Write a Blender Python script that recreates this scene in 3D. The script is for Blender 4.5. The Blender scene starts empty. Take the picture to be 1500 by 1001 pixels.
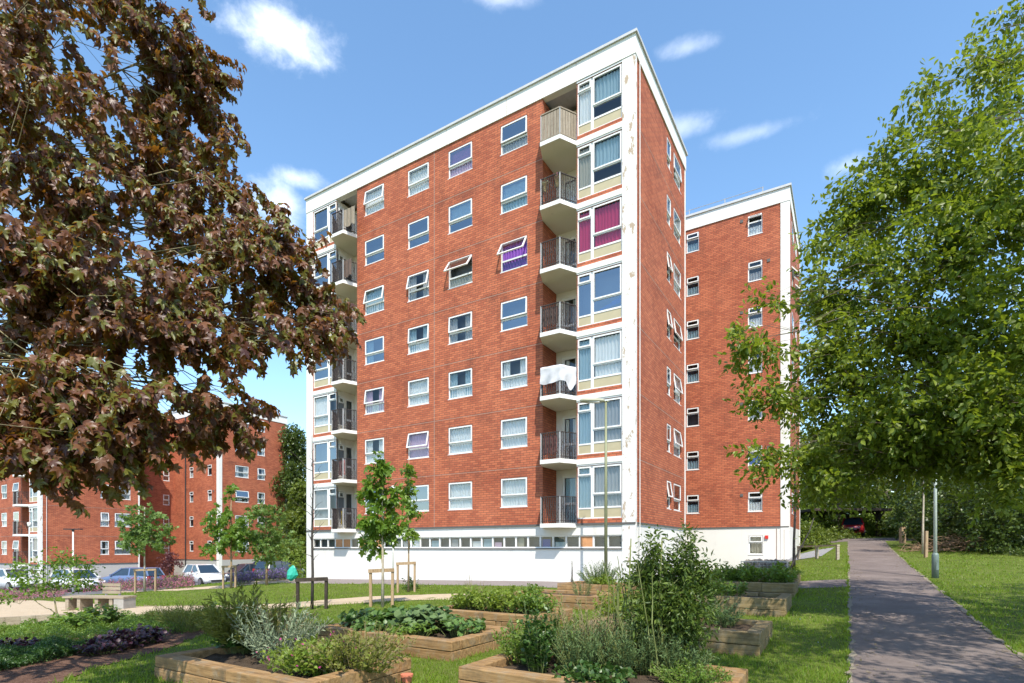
import bpy, math, random
import numpy as np
from mathutils import Vector, Matrix

# ------------------------------------------------------------------ camera, sky, sun, exposure
SC = bpy.context.scene
COL = SC.collection
R = math.radians
F, CX, HY, EYE = 800.0, 750.0, 803.0, 1.6          # focal length and horizon of the photograph in its pixels
SUN_EL = R(54)                                     # direction towards the sun: behind the camera

cd = bpy.data.cameras.new('camera')
cd.sensor_width = 36.0
cd.lens = F / 1500 * 36
cd.shift_y = (HY - 500.5) / 1500
cd.clip_start, cd.clip_end = 0.05, 3000
cam = bpy.data.objects.new('camera', cd)
COL.objects.link(cam)
cam.location = (0, 0, EYE)
cam.rotation_euler = (R(90), 0, 0)
SC.camera = cam

SKY_STRENGTH, SUN_STRENGTH = 0.15, 3.3
SC.view_settings.view_transform = 'Standard'
SC.view_settings.look = 'None'
SC.view_settings.exposure = 1.1
SC.view_settings.gamma = 1.0

sd = bpy.data.lights.new('sun', 'SUN')
sd.energy, sd.angle, sd.color = SUN_STRENGTH, R(0.5), (1.0, 0.94, 0.83)
so = bpy.data.objects.new('sun', sd)
COL.objects.link(so)
to_sun = Vector((0.17 * math.cos(SUN_EL), -math.cos(SUN_EL), math.sin(SUN_EL)))
so.rotation_euler = to_sun.to_track_quat('Z', 'Y').to_euler()
so.location = (0, -20, 40)


class NT:
    """small helper to wire node trees"""
    def __init__(s, tree):
        s.t = tree
        s.n = tree.nodes
        s.l = tree.links
    def new(s, kind, **kw):
        nd = s.n.new(kind)
        for k, v in kw.items():
            setattr(nd, k, v)
        return nd
    def link(s, a, b):
        s.l.new(a, b)
    def val(s, sock, v):
        if isinstance(v, bpy.types.NodeSocket):
            s.l.new(v, sock)
        else:
            sock.default_value = v
    def math(s, op, a, b=0.0, c=None, clamp=False):
        nd = s.new('ShaderNodeMath', operation=op, use_clamp=clamp)
        s.val(nd.inputs[0], a)
        s.val(nd.inputs[1], b)
        if c is not None:
            s.val(nd.inputs[2], c)
        return nd.outputs[0]
    def vmath(s, op, a, b=None):
        nd = s.new('ShaderNodeVectorMath', operation=op)
        s.val(nd.inputs[0], a)
        if b is not None:
            s.val(nd.inputs[1], b)
        return nd.outputs['Value'] if op in ('LENGTH', 'DOT_PRODUCT', 'DISTANCE') else nd.outputs[0]
    def noise(s, vec, scale, detail=4, rough=0.55, dist=0.0):
        nd = s.new('ShaderNodeTexNoise')
        if vec is not None:
            s.link(vec, nd.inputs['Vector'])
        nd.inputs['Scale'].default_value = scale
        nd.inputs['Detail'].default_value = detail
        nd.inputs['Roughness'].default_value = rough
        nd.inputs['Distortion'].default_value = dist
        return nd.outputs['Fac']
    def ramp(s, fac, stops):
        nd = s.new('ShaderNodeValToRGB')
        s.link(fac, nd.inputs[0])
        el = nd.color_ramp.elements
        while len(el) < len(stops):
            el.new(0.5)
        for e, (p, c) in zip(el, stops):
            e.position = p
            e.color = (*c, 1) if len(c) == 3 else c
        return nd.outputs[0]
    def maprange(s, v, a, b, c=0.0, d=1.0, smooth=False):
        nd = s.new('ShaderNodeMapRange')
        if smooth:
            nd.interpolation_type = 'SMOOTHSTEP'
        s.val(nd.inputs[0], v)
        for i, x in enumerate((a, b, c, d)):
            nd.inputs[i + 1].default_value = x
        return nd.outputs[0]
    def mix(s, fac, a, b, mode='MIX'):
        nd = s.new('ShaderNodeMix', data_type='RGBA', blend_type=mode)
        s.val(nd.inputs['Factor'], fac)
        for nm, v in (('A', a), ('B', b)):
            sk = [i for i in nd.inputs if i.name == nm and i.type == 'RGBA'][0]
            if isinstance(v, bpy.types.NodeSocket):
                s.link(v, sk)
            else:
                sk.default_value = (*v, 1) if len(v) == 3 else v
        return [o for o in nd.outputs if o.type == 'RGBA'][0]
    def scale(s, vec, sx, sy, sz):
        return s.vmath('MULTIPLY', vec, (sx, sy, sz))


W = bpy.data.worlds.new('World')
SC.world = W
W.use_nodes = True
w = NT(W.node_tree)
for nd in list(w.n):
    w.n.remove(nd)
sky = w.new('ShaderNodeTexSky', sky_type='NISHITA')
sky.sun_disc = False
sky.sun_elevation = SUN_EL
sky.sun_rotation = math.atan2(to_sun.x, to_sun.y)
sky.air_density, sky.dust_density, sky.ozone_density = 1.0, 0.4, 1.3
sky.altitude = 50
tc = w.new('ShaderNodeTexCoord').outputs['Generated']
dirn = w.vmath('NORMALIZE', tc)
n1 = w.noise(dirn, 7.0, 8, 0.62, 0.1)
n2 = w.noise(w.scale(dirn, 1, 1, 1.5), 22.0, 6, 0.62, 0.2)
nn = w.math('ADD', w.math('MULTIPLY', w.math('SUBTRACT', n1, 0.5), 1.6), w.math('MULTIPLY', w.math('SUBTRACT', n2, 0.5), 1.5))
tot = None
CLOUDS = [(428, 60, 80, 33, 0.72), (440, 262, 40, 15, 0.5), (408, 300, 44, 38, 0.52), (1005, 70, 46, 10, 0.24),
          (1095, 198, 96, 11, 0.2), (1000, 185, 50, 16, 0.25), (1235, 245, 36, 16, 0.28), (900, 560, 40, 20, 0.1), (-300, 250, 260, 90, 0.9),
          (1900, 300, 300, 90, 0.9), (730, -5, 60, 12, 0.3)]
for px, py, rx, rz, amt in CLOUDS:
    c = Vector(((px - CX) / F, 1, (HY - py) / F))
    ln = c.length
    c.normalize()
    d = w.vmath('SUBTRACT', dirn, tuple(c))
    d = w.scale(d, F * ln / rx, F * ln / rx, F * ln / rz)
    l = w.vmath('LENGTH', d)
    f = w.math('ADD', w.math('SUBTRACT', 1.0, l), nn)
    f = w.math('MULTIPLY', w.maprange(f, -0.08, 1.25, 0, 1, True), amt)
    tot = f if tot is None else w.math('MAXIMUM', tot, f)
hsv = w.new('ShaderNodeHueSaturation')
hsv.inputs['Saturation'].default_value = 1.1
hsv.inputs['Hue'].default_value = 0.4945
w.link(sky.outputs[0], hsv.inputs['Color'])
cc = w.mix(tot, hsv.outputs[0], (7.0, 7.2, 7.6))
bg = w.new('ShaderNodeBackground')
bg.inputs['Strength'].default_value = SKY_STRENGTH
w.link(cc, bg.inputs['Color'])
wo = w.new('ShaderNodeOutputWorld')
w.link(bg.outputs[0], wo.inputs[0])

# ------------------------------------------------------------------ terrain
TH = R(-31.54)
CU, SU = math.cos(TH), math.sin(TH)       # local x axis (CU, SU); local y axis (-SU, CU)
OX, OY = 4.725, 21.0                      # the near corner of the tower


def wl(lx, ly):
    return OX + lx * CU - ly * SU, OY + lx * SU + ly * CU


def lw(x, y):
    rx, ry = x - OX, y - OY
    return rx * CU + ry * SU, -rx * SU + ry * CU


def S(a, b, v):
    t = np.clip((np.asarray(v, dtype=float) - a) / (b - a), 0, 1)
    return t * t * (3 - 2 * t)


def G(x, y):
    x = np.asarray(x, dtype=float)
    y = np.asarray(y, dtype=float)
    lx, ly = lw(x, y)
    zb = 0.19 * S(-10, -2, ly)
    t = np.maximum(0, -lx - 4)
    zl = np.maximum(-0.045 * t * (1 - 0.5 * S(-9, -1, ly) * S(-30, -20, lx)), -1.55)
    q = ly + 12.1
    zr = 0.056 * (q + np.sqrt(q * q + 4)) / 2 * S(-60, 30, 40 - np.maximum(ly, -100)) ** 0
    zr = np.minimum(zr, 2.6) - 0.056 * 0.08
    wgt = S(0, 7, lx)
    return (zb + zl) * (1 - wgt) + wgt * zr


def g(x, y):
    return float(G(x, y))


def at(px, py, h=0.0):
    """ground point (raised by h) seen at a pixel of the photograph"""
    dx, dz = (px - CX) / F, (HY - py) / F
    lo = 1.0
    t = 1.0
    while t < 200:
        if EYE + dz * t < g(dx * t, t) + h:
            break
        lo = t
        t += 0.25
    hi = t
    for _ in range(20):
        m = (lo + hi) / 2
        if EYE + dz * m < g(dx * m, m) + h:
            hi = m
        else:
            lo = m
    return dx * hi, hi


# ------------------------------------------------------------------ objects, properties
def tag(o, label=None, cat=None, group=None, kind=None):
    if label:
        o['label'] = label
    if cat:
        o['category'] = cat
    if group:
        o['group'] = group
    if kind:
        o['kind'] = kind
    return o


def empty(name, loc=(0, 0, 0), rz=0.0, label=None, cat=None, group=None):
    o = bpy.data.objects.new(name, None)
    o.empty_display_size = 0.3
    COL.objects.link(o)
    o.location = loc
    o.rotation_euler = (0, 0, rz)
    return tag(o, label, cat, group)


def put(name, me, parent=None, loc=(0, 0, 0), rot=(0, 0, 0)):
    o = bpy.data.objects.new(name, me)
    COL.objects.link(o)
    o.parent = parent
    o.location = loc
    o.rotation_euler = rot
    return o


class MB:
    """collects boxes, quads and tubes for one mesh"""
    def __init__(s):
        s.v, s.f, s.m = [], [], []
    def poly(s, pts, mi=0):
        b = len(s.v)
        s.v += [tuple(p) for p in pts]
        s.f.append(tuple(range(b, b + len(pts))))
        s.m.append(mi)
    def box(s, x0, x1, y0, y1, z0, z1, mi=0):
        b = len(s.v)
        s.v += [(x, y, z) for z in (z0, z1) for y in (y0, y1) for x in (x0, x1)]
        for q in ((0, 2, 3, 1), (4, 5, 7, 6), (0, 1, 5, 4), (2, 6, 7, 3), (0, 4, 6, 2), (1, 3, 7, 5)):
            s.f.append(tuple(b + i for i in q))
            s.m.append(mi)
    def obox(s, p, q, w, h, mi=0, up=(0, 0, 1)):
        """a bar of w x h section from p to q"""
        p, q = Vector(p), Vector(q)
        d = (q - p).normalized()
        u = Vector(up)
        if abs(d.dot(u)) > 0.98:
            u = Vector((1, 0, 0))
        a = d.cross(u).normalized() * (w / 2)
        c = a.cross(d).normalized() * (h / 2)
        b = len(s.v)
        s.v += [tuple(e + sa * a + sc * c) for e in (p, q) for sc in (-1, 1) for sa in (-1, 1)]
        for k in ((0, 2, 3, 1), (4, 5, 7, 6), (0, 1, 5, 4), (2, 6, 7, 3), (0, 4, 6, 2), (1, 3, 7, 5)):
            s.f.append(tuple(b + i for i in k))
            s.m.append(mi)
    def prism(s, poly, z0, z1, mi_top=0, mi_side=0, mi_bot=0):
        n = len(poly)
        b = len(s.v)
        s.v += [(x, y, z0) for x, y in poly] + [(x, y, z1) for x, y in poly]
        s.f.append(tuple(range(b + n - 1, b - 1, -1)))
        s.m.append(mi_bot)
        s.f.append(tuple(range(b + n, b + 2 * n)))
        s.m.append(mi_top)
        for i in range(n):
            j = (i + 1) % n
            s.f.append((b + i, b + j, b + n + j, b + n + i))
            s.m.append(mi_side)
    def tube(s, pts, rad, n=6, mi=0, cap=True):
        pts = [Vector(p) for p in pts]
        if not hasattr(rad, '__len__'):
            rad = [rad] * len(pts)
        b = len(s.v)
        ref = Vector((0.31, 0.95, 0.05))
        for i, p in enumerate(pts):
            d = (pts[min(i + 1, len(pts) - 1)] - pts[max(i - 1, 0)])
            if d.length < 1e-9:
                d = Vector((0, 0, 1))
            d.normalize()
            a = d.cross(ref)
            if a.length < 0.05:
                a = d.cross(Vector((1, 0, 0.1)))
            a.normalize()
            c = d.cross(a)
            for k in range(n):
                t = 2 * math.pi * k / n
                s.v.append(tuple(p + rad[i] * (math.cos(t) * a + math.sin(t) * c)))
        for i in range(len(pts) - 1):
            for k in range(n):
                k2 = (k + 1) % n
                s.f.append((b + i * n + k, b + i * n + k2, b + (i + 1) * n + k2, b + (i + 1) * n + k))
                s.m.append(mi)
        if cap:
            s.f.append(tuple(range(b + n - 1, b - 1, -1)))
            s.m.append(mi)
            e = b + (len(pts) - 1) * n
            s.f.append(tuple(range(e, e + n)))
            s.m.append(mi)
    def mesh(s, name, mats, smooth=False):
        me = bpy.data.meshes.new(name)
        me.from_pydata(s.v, [], s.f)
        for m in (mats if isinstance(mats, (list, tuple)) else [mats]):
            me.materials.append(m)
        if any(s.m):
            me.polygons.foreach_set('material_index', s.m)
        if smooth:
            me.polygons.foreach_set('use_smooth', [True] * len(me.polygons))
        me.update()
        return me
    def build(s, name, mats, parent=None, smooth=False, loc=(0, 0, 0), rot=(0, 0, 0)):
        return put(name, s.mesh(name, mats, smooth), parent, loc, rot)


def np_mesh(name, V, Fc, mat, smooth=False):
    """mesh from numpy vertices and faces (all faces the same size)"""
    me = bpy.data.meshes.new(name)
    k = Fc.shape[1]
    me.vertices.add(len(V))
    me.vertices.foreach_set('co', np.ascontiguousarray(V, dtype=np.float32).ravel())
    me.loops.add(Fc.size)
    me.loops.foreach_set('vertex_index', np.ascontiguousarray(Fc, dtype=np.int32).ravel())
    me.polygons.add(len(Fc))
    me.polygons.foreach_set('loop_start', np.arange(0, Fc.size, k, dtype=np.int32))
    if smooth:
        me.polygons.foreach_set('use_smooth', np.ones(len(Fc), dtype=bool))
    me.materials.append(mat)
    me.update(calc_edges=True)
    return me


# ------------------------------------------------------------------ materials
def mat(name):
    m = bpy.data.materials.new(name)
    m.use_nodes = True
    t = NT(m.node_tree)
    b = t.n['Principled BSDF']
    return m, t, b


def plain(name, col, rough=0.6, metal=0.0, var=0.0, scale=6.0, spec=0.5, bump=0.0, bscale=40.0):
    m, t, b = mat(name)
    b.inputs['Roughness'].default_value = rough
    b.inputs['Metallic'].default_value = metal
    b.inputs['Specular IOR Level'].default_value = spec
    oc = t.new('ShaderNodeTexCoord').outputs['Object']
    if var > 0:
        f = t.noise(oc, scale, 5, 0.6)
        c1 = tuple(max(0, c * (1 - var)) for c in col)
        c2 = tuple(min(1, c * (1 + var)) for c in col)
        t.link(t.ramp(f, [(0.3, c1), (0.7, c2)]), b.inputs['Base Color'])
    else:
        b.inputs['Base Color'].default_value = (*col, 1)
    if bump > 0:
        bp = t.new('ShaderNodeBump')
        bp.inputs['Strength'].default_value = bump
        bp.inputs['Distance'].default_value = 0.02
        t.link(t.noise(oc, bscale, 4), bp.inputs['Height'])
        t.link(bp.outputs[0], b.inputs['Normal'])
    return m


def brick_mat():
    m, t, b = mat('red_brick')
    b.inputs['Roughness'].default_value = 0.85
    b.inputs['Specular IOR Level'].default_value = 0.2
    c = t.new('ShaderNodeTexCoord')
    oc, nc = c.outputs['Object'], c.outputs['Normal']
    s1 = t.new('ShaderNodeSeparateXYZ')
    t.link(oc, s1.inputs[0])
    s2 = t.new('ShaderNodeSeparateXYZ')
    t.link(nc, s2.inputs[0])
    fy = t.math('GREATER_THAN', t.math('ABSOLUTE', s2.outputs[1]), 0.5)
    u = t.math('ADD', t.math('MULTIPLY', s1.outputs[0], fy), t.math('MULTIPLY', s1.outputs[1], t.math('SUBTRACT', 1.0, fy)))
    cb = t.new('ShaderNodeCombineXYZ')
    t.link(u, cb.inputs[0])
    t.link(s1.outputs[2], cb.inputs[1])
    br = t.new('ShaderNodeTexBrick')
    t.link(cb.outputs[0], br.inputs['Vector'])
    br.inputs['Scale'].default_value = 1.0
    br.inputs['Brick Width'].default_value = 0.30
    br.inputs['Row Height'].default_value = 0.10
    br.inputs['Mortar Size'].default_value = 0.012
    br.inputs['Mortar Smooth'].default_value = 0.2
    br.inputs['Bias'].default_value = -0.1
    br.inputs['Color1'].default_value = (0.53, 0.165, 0.082, 1)
    br.inputs['Color2'].default_value = (0.35, 0.095, 0.052, 1)
    br.inputs['Mortar'].default_value = (0.20, 0.088, 0.058, 1)
    # broad tone patches, soot streaks and pale runs that belong to the wall itself
    big = t.noise(cb.outputs[0], 0.35, 5, 0.6)
    col = t.mix(t.maprange(big, 0.35, 0.7, 0, 1), br.outputs['Color'], t.mix(1.0, br.outputs['Color'], (0.80, 0.72, 0.70), 'MULTIPLY'))
    st = t.noise(t.scale(cb.outputs[0], 1.4, 0.35, 1), 1.0, 6, 0.7)
    col = t.mix(t.math('MULTIPLY', t.maprange(st, 0.55, 0.74, 0, 1), 0.5), col, (0.11, 0.045, 0.03))
    fine = t.noise(cb.outputs[0], 3.0, 4, 0.7)
    col = t.mix(t.math('MULTIPLY', t.maprange(fine, 0.56, 0.76, 0, 1), 0.45), col, (0.45, 0.15, 0.085))
    # sooty weathering along the floor lines and runs that trail from it
    zf = t.math('FRACT', t.math('DIVIDE', t.math('SUBTRACT', s1.outputs[2], 2.6), 2.6))
    ln = t.math('MULTIPLY', t.maprange(zf, 0.55, 0.97, 0, 1), t.maprange(zf, 0.97, 1.0, 1, 0))
    wx = t.noise(t.scale(cb.outputs[0], 0.8, 0.8, 1), 1.0, 7, 0.72)
    col = t.mix(t.math('MULTIPLY', t.math('MULTIPLY', ln, t.maprange(wx, 0.46, 0.66, 0, 1)), 0.6), col, (0.12, 0.045, 0.032))
    pale = t.noise(t.scale(cb.outputs[0], 2.4, 0.5, 1), 1.3, 6, 0.75)
    col = t.mix(t.math('MULTIPLY', t.maprange(pale, 0.66, 0.8, 0, 1), 0.35), col, (0.5, 0.3, 0.24))
    t.link(col, b.inputs['Base Color'])
    bp = t.new('ShaderNodeBump')
    bp.inputs['Strength'].default_value = 0.5
    bp.inputs['Distance'].default_value = 0.01
    t.link(t.math('SUBTRACT', 1.0, br.outputs['Fac']), bp.inputs['Height'])
    t.link(bp.outputs[0], b.inputs['Normal'])
    return m


def render_mat(name, col, dirt, amount, lo=0.62, hi=0.72, sx=3.0, sz=0.6):
    """painted masonry with worn patches"""
    m, t, b = mat(name)
    b.inputs['Roughness'].default_value = 0.75
    b.inputs['Specular IOR Level'].default_value = 0.25
    oc = t.new('ShaderNodeTexCoord').outputs['Object']
    soft = t.noise(oc, 0.7, 4, 0.6)
    c0 = t.ramp(soft, [(0.3, tuple(c * 0.93 for c in col)), (0.7, col)])
    d = t.noise(t.scale(oc, sx, sx, sz), 1.0, 8, 0.7)
    c1 = t.mix(t.math('MULTIPLY', t.maprange(d, lo, hi, 0, 1), amount), c0, dirt)
    t.link(c1, b.inputs['Base Color'])
    bp = t.new('ShaderNodeBump')
    bp.inputs['Strength'].default_value = 0.15
    bp.inputs['Distance'].default_value = 0.01
    t.link(t.noise(oc, 60, 3), bp.inputs['Height'])
    t.link(bp.outputs[0], b.inputs['Normal'])
    return m


def glass_mat(name='window_glass', base=0.035):
    m, t, b = mat(name)
    t.n.remove(b)
    out = t.n['Material Output']
    tr = t.new('ShaderNodeBsdfTransparent')
    tr.inputs[0].default_value = (0.90, 0.93, 0.94, 1)
    gl = t.new('ShaderNodeBsdfGlossy')
    gl.inputs['Roughness'].default_value = 0.015
    gl.inputs['Color'].default_value = (0.92, 0.97, 1.0, 1)
    fr = t.new('ShaderNodeFresnel')
    fr.inputs['IOR'].default_value = 1.5
    oc = t.new('ShaderNodeTexCoord').outputs['Object']
    bp = t.new('ShaderNodeBump')
    bp.inputs['Strength'].default_value = 0.03
    bp.inputs['Distance'].default_value = 0.02
    t.link(t.noise(oc, 1.6, 2), bp.inputs['Height'])
    t.link(bp.outputs[0], gl.inputs['Normal'])
    fac = t.math('ADD', t.math('MULTIPLY', fr.outputs[0], 0.7), base, clamp=True)
    mx = t.new('ShaderNodeMixShader')
    t.link(fac, mx.inputs[0])
    t.link(tr.outputs[0], mx.inputs[1])
    t.link(gl.outputs[0], mx.inputs[2])
    t.link(mx.outputs[0], out.inputs[0])
    return m


def leaf_mat(name, dark, light, trans, rough=0.45, tfac=0.35, spec=0.4, odd=None, oddfac=0.0):
    """leaves: every leaf has its own tone; light passes through"""
    m, t, b = mat(name)
    geo = t.new('ShaderNodeNewGeometry')
    rnd = geo.outputs['Random Per Island']
    col = t.mix(rnd, dark, light)
    if odd:
        r2 = t.math('FRACT', t.math('MULTIPLY', rnd, 17.31))
        col = t.mix(t.math('LESS_THAN', r2, oddfac), col, odd)
    oc = t.new('ShaderNodeTexCoord').outputs['Object']
    big = t.noise(oc, 0.9, 3, 0.6)
    col = t.mix(t.maprange(big, 0.35, 0.65, 0, 0.5), col, t.mix(1.0, col, (0.72, 0.85, 0.8), 'MULTIPLY'))
    t.link(col, b.inputs['Base Color'])
    b.inputs['Roughness'].default_value = rough
    b.inputs['Specular IOR Level'].default_value = spec
    tl = t.new('ShaderNodeBsdfTranslucent')
    tl.inputs[0].default_value = (*trans, 1)
    mx = t.new('ShaderNodeMixShader')
    mx.inputs[0].default_value = tfac
    t.link(b.outputs[0], mx.inputs[1])
    t.link(tl.outputs[0], mx.inputs[2])
    t.link(mx.outputs[0], t.n['Material Output'].inputs[0])
    return m


def timber_mat(name, a, c, grain=9.0, axis='X', weather=0.4):
    m, t, b = mat(name)
    b.inputs['Roughness'].default_value = 0.85
    b.inputs['Specular IOR Level'].default_value = 0.2
    oc = t.new('ShaderNodeTexCoord').outputs['Object']
    geo = t.new('ShaderNodeNewGeometry')
    rnd = geo.outputs['Random Per Island']
    sc = {'X': (0.7, grain, grain), 'Y': (grain, 0.7, grain), 'Z': (grain, grain, 0.7), 'N': (4, 4, 4)}[axis]
    off = t.new('ShaderNodeVectorMath', operation='ADD')
    t.link(oc, off.inputs[0])
    cb = t.new('ShaderNodeCombineXYZ')
    t.link(t.math('MULTIPLY', rnd, 40.0), cb.inputs[0])
    t.link(t.math('MULTIPLY', rnd, 23.0), cb.inputs[2])
    t.link(cb.outputs[0], off.inputs[1])
    gr = t.noise(t.scale(off.outputs[0], *sc), 2.5, 6, 0.65, 0.4)
    col = t.ramp(gr, [(0.3, a), (0.68, c)])
    col = t.mix(t.math('MULTIPLY', rnd, 0.55), col, t.mix(1.0, col, (0.62, 0.58, 0.52), 'MULTIPLY'))
    st = t.noise(off.outputs[0], 2.2, 5, 0.65)
    col = t.mix(t.math('MULTIPLY', t.maprange(st, 0.56, 0.72, 0, 1), weather), col, (0.09, 0.075, 0.05))
    lich = t.noise(off.outputs[0], 5.5, 7, 0.75)
    col = t.mix(t.math('MULTIPLY', t.maprange(lich, 0.50, 0.66, 0, 1), weather * 0.75), col, (0.27, 0.235, 0.175))
    ck = t.noise(t.scale(off.outputs[0], sc[0] * 0.5, sc[1] * 2.2, sc[2] * 2.2), 2.0, 4, 0.5)
    col = t.mix(t.math('MULTIPLY', t.math('SUBTRACT', 1.0, t.maprange(t.math('ABSOLUTE', t.math('SUBTRACT', ck, 0.5)), 0.0, 0.012, 0, 1)), 0.6), col, (0.05, 0.035, 0.02))
    t.link(col, b.inputs['Base Color'])
    bp = t.new('ShaderNodeBump')
    bp.inputs['Strength'].default_value = 0.5
    bp.inputs['Distance'].default_value = 0.01
    t.link(gr, bp.inputs['Height'])
    t.link(bp.outputs[0], b.inputs['Normal'])
    return m


def ground_mat(name, stops, scale=3.0, fine=60.0, bump=0.5, finefac=0.5):
    m, t, b = mat(name)
    b.inputs['Roughness'].default_value = 0.95
    b.inputs['Specular IOR Level'].default_value = 0.1
    oc = t.new('ShaderNodeTexCoord').outputs['Object']
    f = t.math('ADD', t.math('MULTIPLY', t.noise(oc, scale, 6, 0.65), 1 - finefac), t.math('MULTIPLY', t.noise(oc, fine, 4, 0.7), finefac))
    t.link(t.ramp(f, stops), b.inputs['Base Color'])
    bp = t.new('ShaderNodeBump')
    bp.inputs['Strength'].default_value = bump
    bp.inputs['Distance'].default_value = 0.02
    t.link(t.noise(oc, fine, 4), bp.inputs['Height'])
    t.link(bp.outputs[0], b.inputs['Normal'])
    return m


def car_mat(name, col, coat=0.6, rough=0.3):
    m, t, b = mat(name)
    b.inputs['Base Color'].default_value = (*col, 1)
    b.inputs['Roughness'].default_value = rough
    b.inputs['Coat Weight'].default_value = coat
    b.inputs['Coat Roughness'].default_value = 0.05
    return m


M = {}
M['brick'] = brick_mat()
M['white'] = render_mat('white_masonry_paint', (0.72, 0.70, 0.66), (0.40, 0.34, 0.27), 0.5, 0.56, 0.78, 1.6, 0.22)
M['column'] = render_mat('flaking_white_paint', (0.72, 0.70, 0.67), (0.40, 0.30, 0.21), 0.95, 0.575, 0.595, 3.4, 1.3)
M['fascia'] = render_mat('white_fascia_paint', (0.73, 0.715, 0.68), (0.5, 0.46, 0.4), 0.3, 0.58, 0.8, 0.6, 0.5)
M['soffit'] = render_mat('cream_concrete_paint', (0.62, 0.58, 0.47), (0.3, 0.26, 0.2), 0.5, 0.6, 0.75, 1.0, 1.0)
M['coping'] = plain('grey_coping', (0.48, 0.48, 0.48), 0.6, var=0.1)
M['upvc'] = plain('white_window_plastic', (0.74, 0.735, 0.72), 0.35)
M['glass'] = glass_mat()
M['skyglass'] = glass_mat('reflecting_window_glass', 0.25)
M['cream'] = plain('cream_panel', (0.43, 0.37, 0.235), 0.55, var=0.06, scale=2)
M['room'] = plain('dark_room', (0.15, 0.16, 0.17), 0.9)
M['lead'] = plain('dark_sill', (0.10, 0.095, 0.09), 0.7)
M['joint'] = plain('grey_joint', (0.34, 0.25, 0.2), 0.9)
M['iron'] = plain('rusty_dark_iron', (0.038, 0.027, 0.024), 0.7, var=0.4, scale=8)
M['greypost'] = plain('grey_steel_post', (0.36, 0.36, 0.36), 0.5)
M['net'] = plain('net_curtain', (0.86, 0.85, 0.83), 0.9)
M['greycurtain'] = plain('grey_curtain', (0.48, 0.48, 0.48), 0.9)
M['pink'] = plain('pink_curtain', (0.62, 0.035, 0.14), 0.8)
M['magenta'] = plain('magenta_curtain', (0.42, 0.08, 0.28), 0.8)
M['purple'] = plain('purple_curtain', (0.20, 0.06, 0.36), 0.8)
M['blind'] = plain('pale_blue_blind', (0.40, 0.53, 0.58), 0.8)
M['beige'] = plain('beige_blind', (0.5, 0.46, 0.36), 0.8)
M['lilac'] = plain('lilac_net', (0.68, 0.50, 0.62), 0.9)
M['blue'] = plain('blue_cloth', (0.03, 0.10, 0.42), 0.8)
M['greencloth'] = plain('green_cloth', (0.05, 0.45, 0.10), 0.8)
M['sheet'] = plain('white_cotton', (0.50, 0.50, 0.52), 0.9, var=0.08, scale=5, bump=0.3, bscale=9)
M['orange'] = plain('bare_plywood', (0.52, 0.25, 0.11), 0.7, var=0.15, scale=5)
M['sash_grey'] = plain('grey_green_strip_frame', (0.42, 0.42, 0.38), 0.6)
M['pipe'] = plain('white_pipe', (0.72, 0.71, 0.68), 0.5)
M['blackpipe'] = plain('black_pipe', (0.025, 0.025, 0.027), 0.5)
M['red'] = plain('red_alarm_plastic', (0.6, 0.03, 0.02), 0.4)
M['oldwood'] = timber_mat('weathered_slats', (0.20, 0.16, 0.12), (0.40, 0.34, 0.27), 14, 'Z', 0.4)
M['sleeper'] = timber_mat('sleeper_timber', (0.17, 0.095, 0.038), (0.42, 0.26, 0.12), 8, 'X', 0.7)
M['mossysleeper'] = timber_mat('mossy_sleeper_timber', (0.13, 0.095, 0.04), (0.34, 0.25, 0.125), 8, 'X', 0.75)
M['greybase'] = render_mat('grey_far_base', (0.40, 0.385, 0.37), (0.25, 0.22, 0.2), 0.4)  # greyer base colour used on the farther block
M['stake'] = timber_mat('stake_timber', (0.30, 0.20, 0.11), (0.46, 0.34, 0.22), 8, 'Z', 0.2)
M['darkstake'] = timber_mat('dark_stake_timber', (0.035, 0.028, 0.022), (0.07, 0.055, 0.045), 8, 'Z', 0.2)
M['bench'] = timber_mat('bench_timber', (0.26, 0.21, 0.15), (0.44, 0.37, 0.28), 8, 'X', 0.4)
M['greyrail'] = timber_mat('grey_rail_timber', (0.32, 0.27, 0.2), (0.5, 0.44, 0.34), 8, 'X', 0.3)
M['soil'] = ground_mat('garden_soil', [(0.3, (0.035, 0.025, 0.018)), (0.7, (0.11, 0.08, 0.055))], 6, 50, 1.0)
M['lawn'] = ground_mat('lawn_soil_and_turf', [(0.3, (0.055, 0.075, 0.014)), (0.55, (0.105, 0.135, 0.024)), (0.75, (0.16, 0.16, 0.05))], 1.2, 40, 0.6, 0.35)
M['tarmac'] = ground_mat('mauve_tarmac', [(0.3, (0.086, 0.068, 0.062)), (0.5, (0.160, 0.128, 0.115)), (0.72, (0.29, 0.237, 0.208))], 1.0, 110, 0.3, 0.6)
M['paving'] = ground_mat('grey_paving', [(0.3, (0.17, 0.145, 0.14)), (0.7, (0.28, 0.24, 0.22))], 1.5, 90, 0.3, 0.5)
M['road'] = ground_mat('car_park_tarmac', [(0.3, (0.10, 0.10, 0.105)), (0.7, (0.17, 0.165, 0.165))], 1.0, 60, 0.3, 0.5)
M['edging'] = ground_mat('dusty_path_edge', [(0.3, (0.15, 0.125, 0.085)), (0.7, (0.33, 0.28, 0.22))], 3, 80, 0.4, 0.6)
M['hoggin'] = ground_mat('sandy_gravel', [(0.3, (0.34, 0.26, 0.17)), (0.7, (0.52, 0.42, 0.30))], 2.0, 90, 0.4, 0.6)
M['mulch'] = ground_mat('bark_mulch', [(0.32, (0.035, 0.02, 0.014)), (0.5, (0.11, 0.06, 0.04)), (0.68, (0.23, 0.14, 0.10))], 4, 38, 1.0, 0.7)
M['gravel'] = ground_mat('grey_gravel', [(0.3, (0.16, 0.16, 0.165)), (0.7, (0.36, 0.355, 0.36))], 2, 60, 0.8, 0.7)
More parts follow.
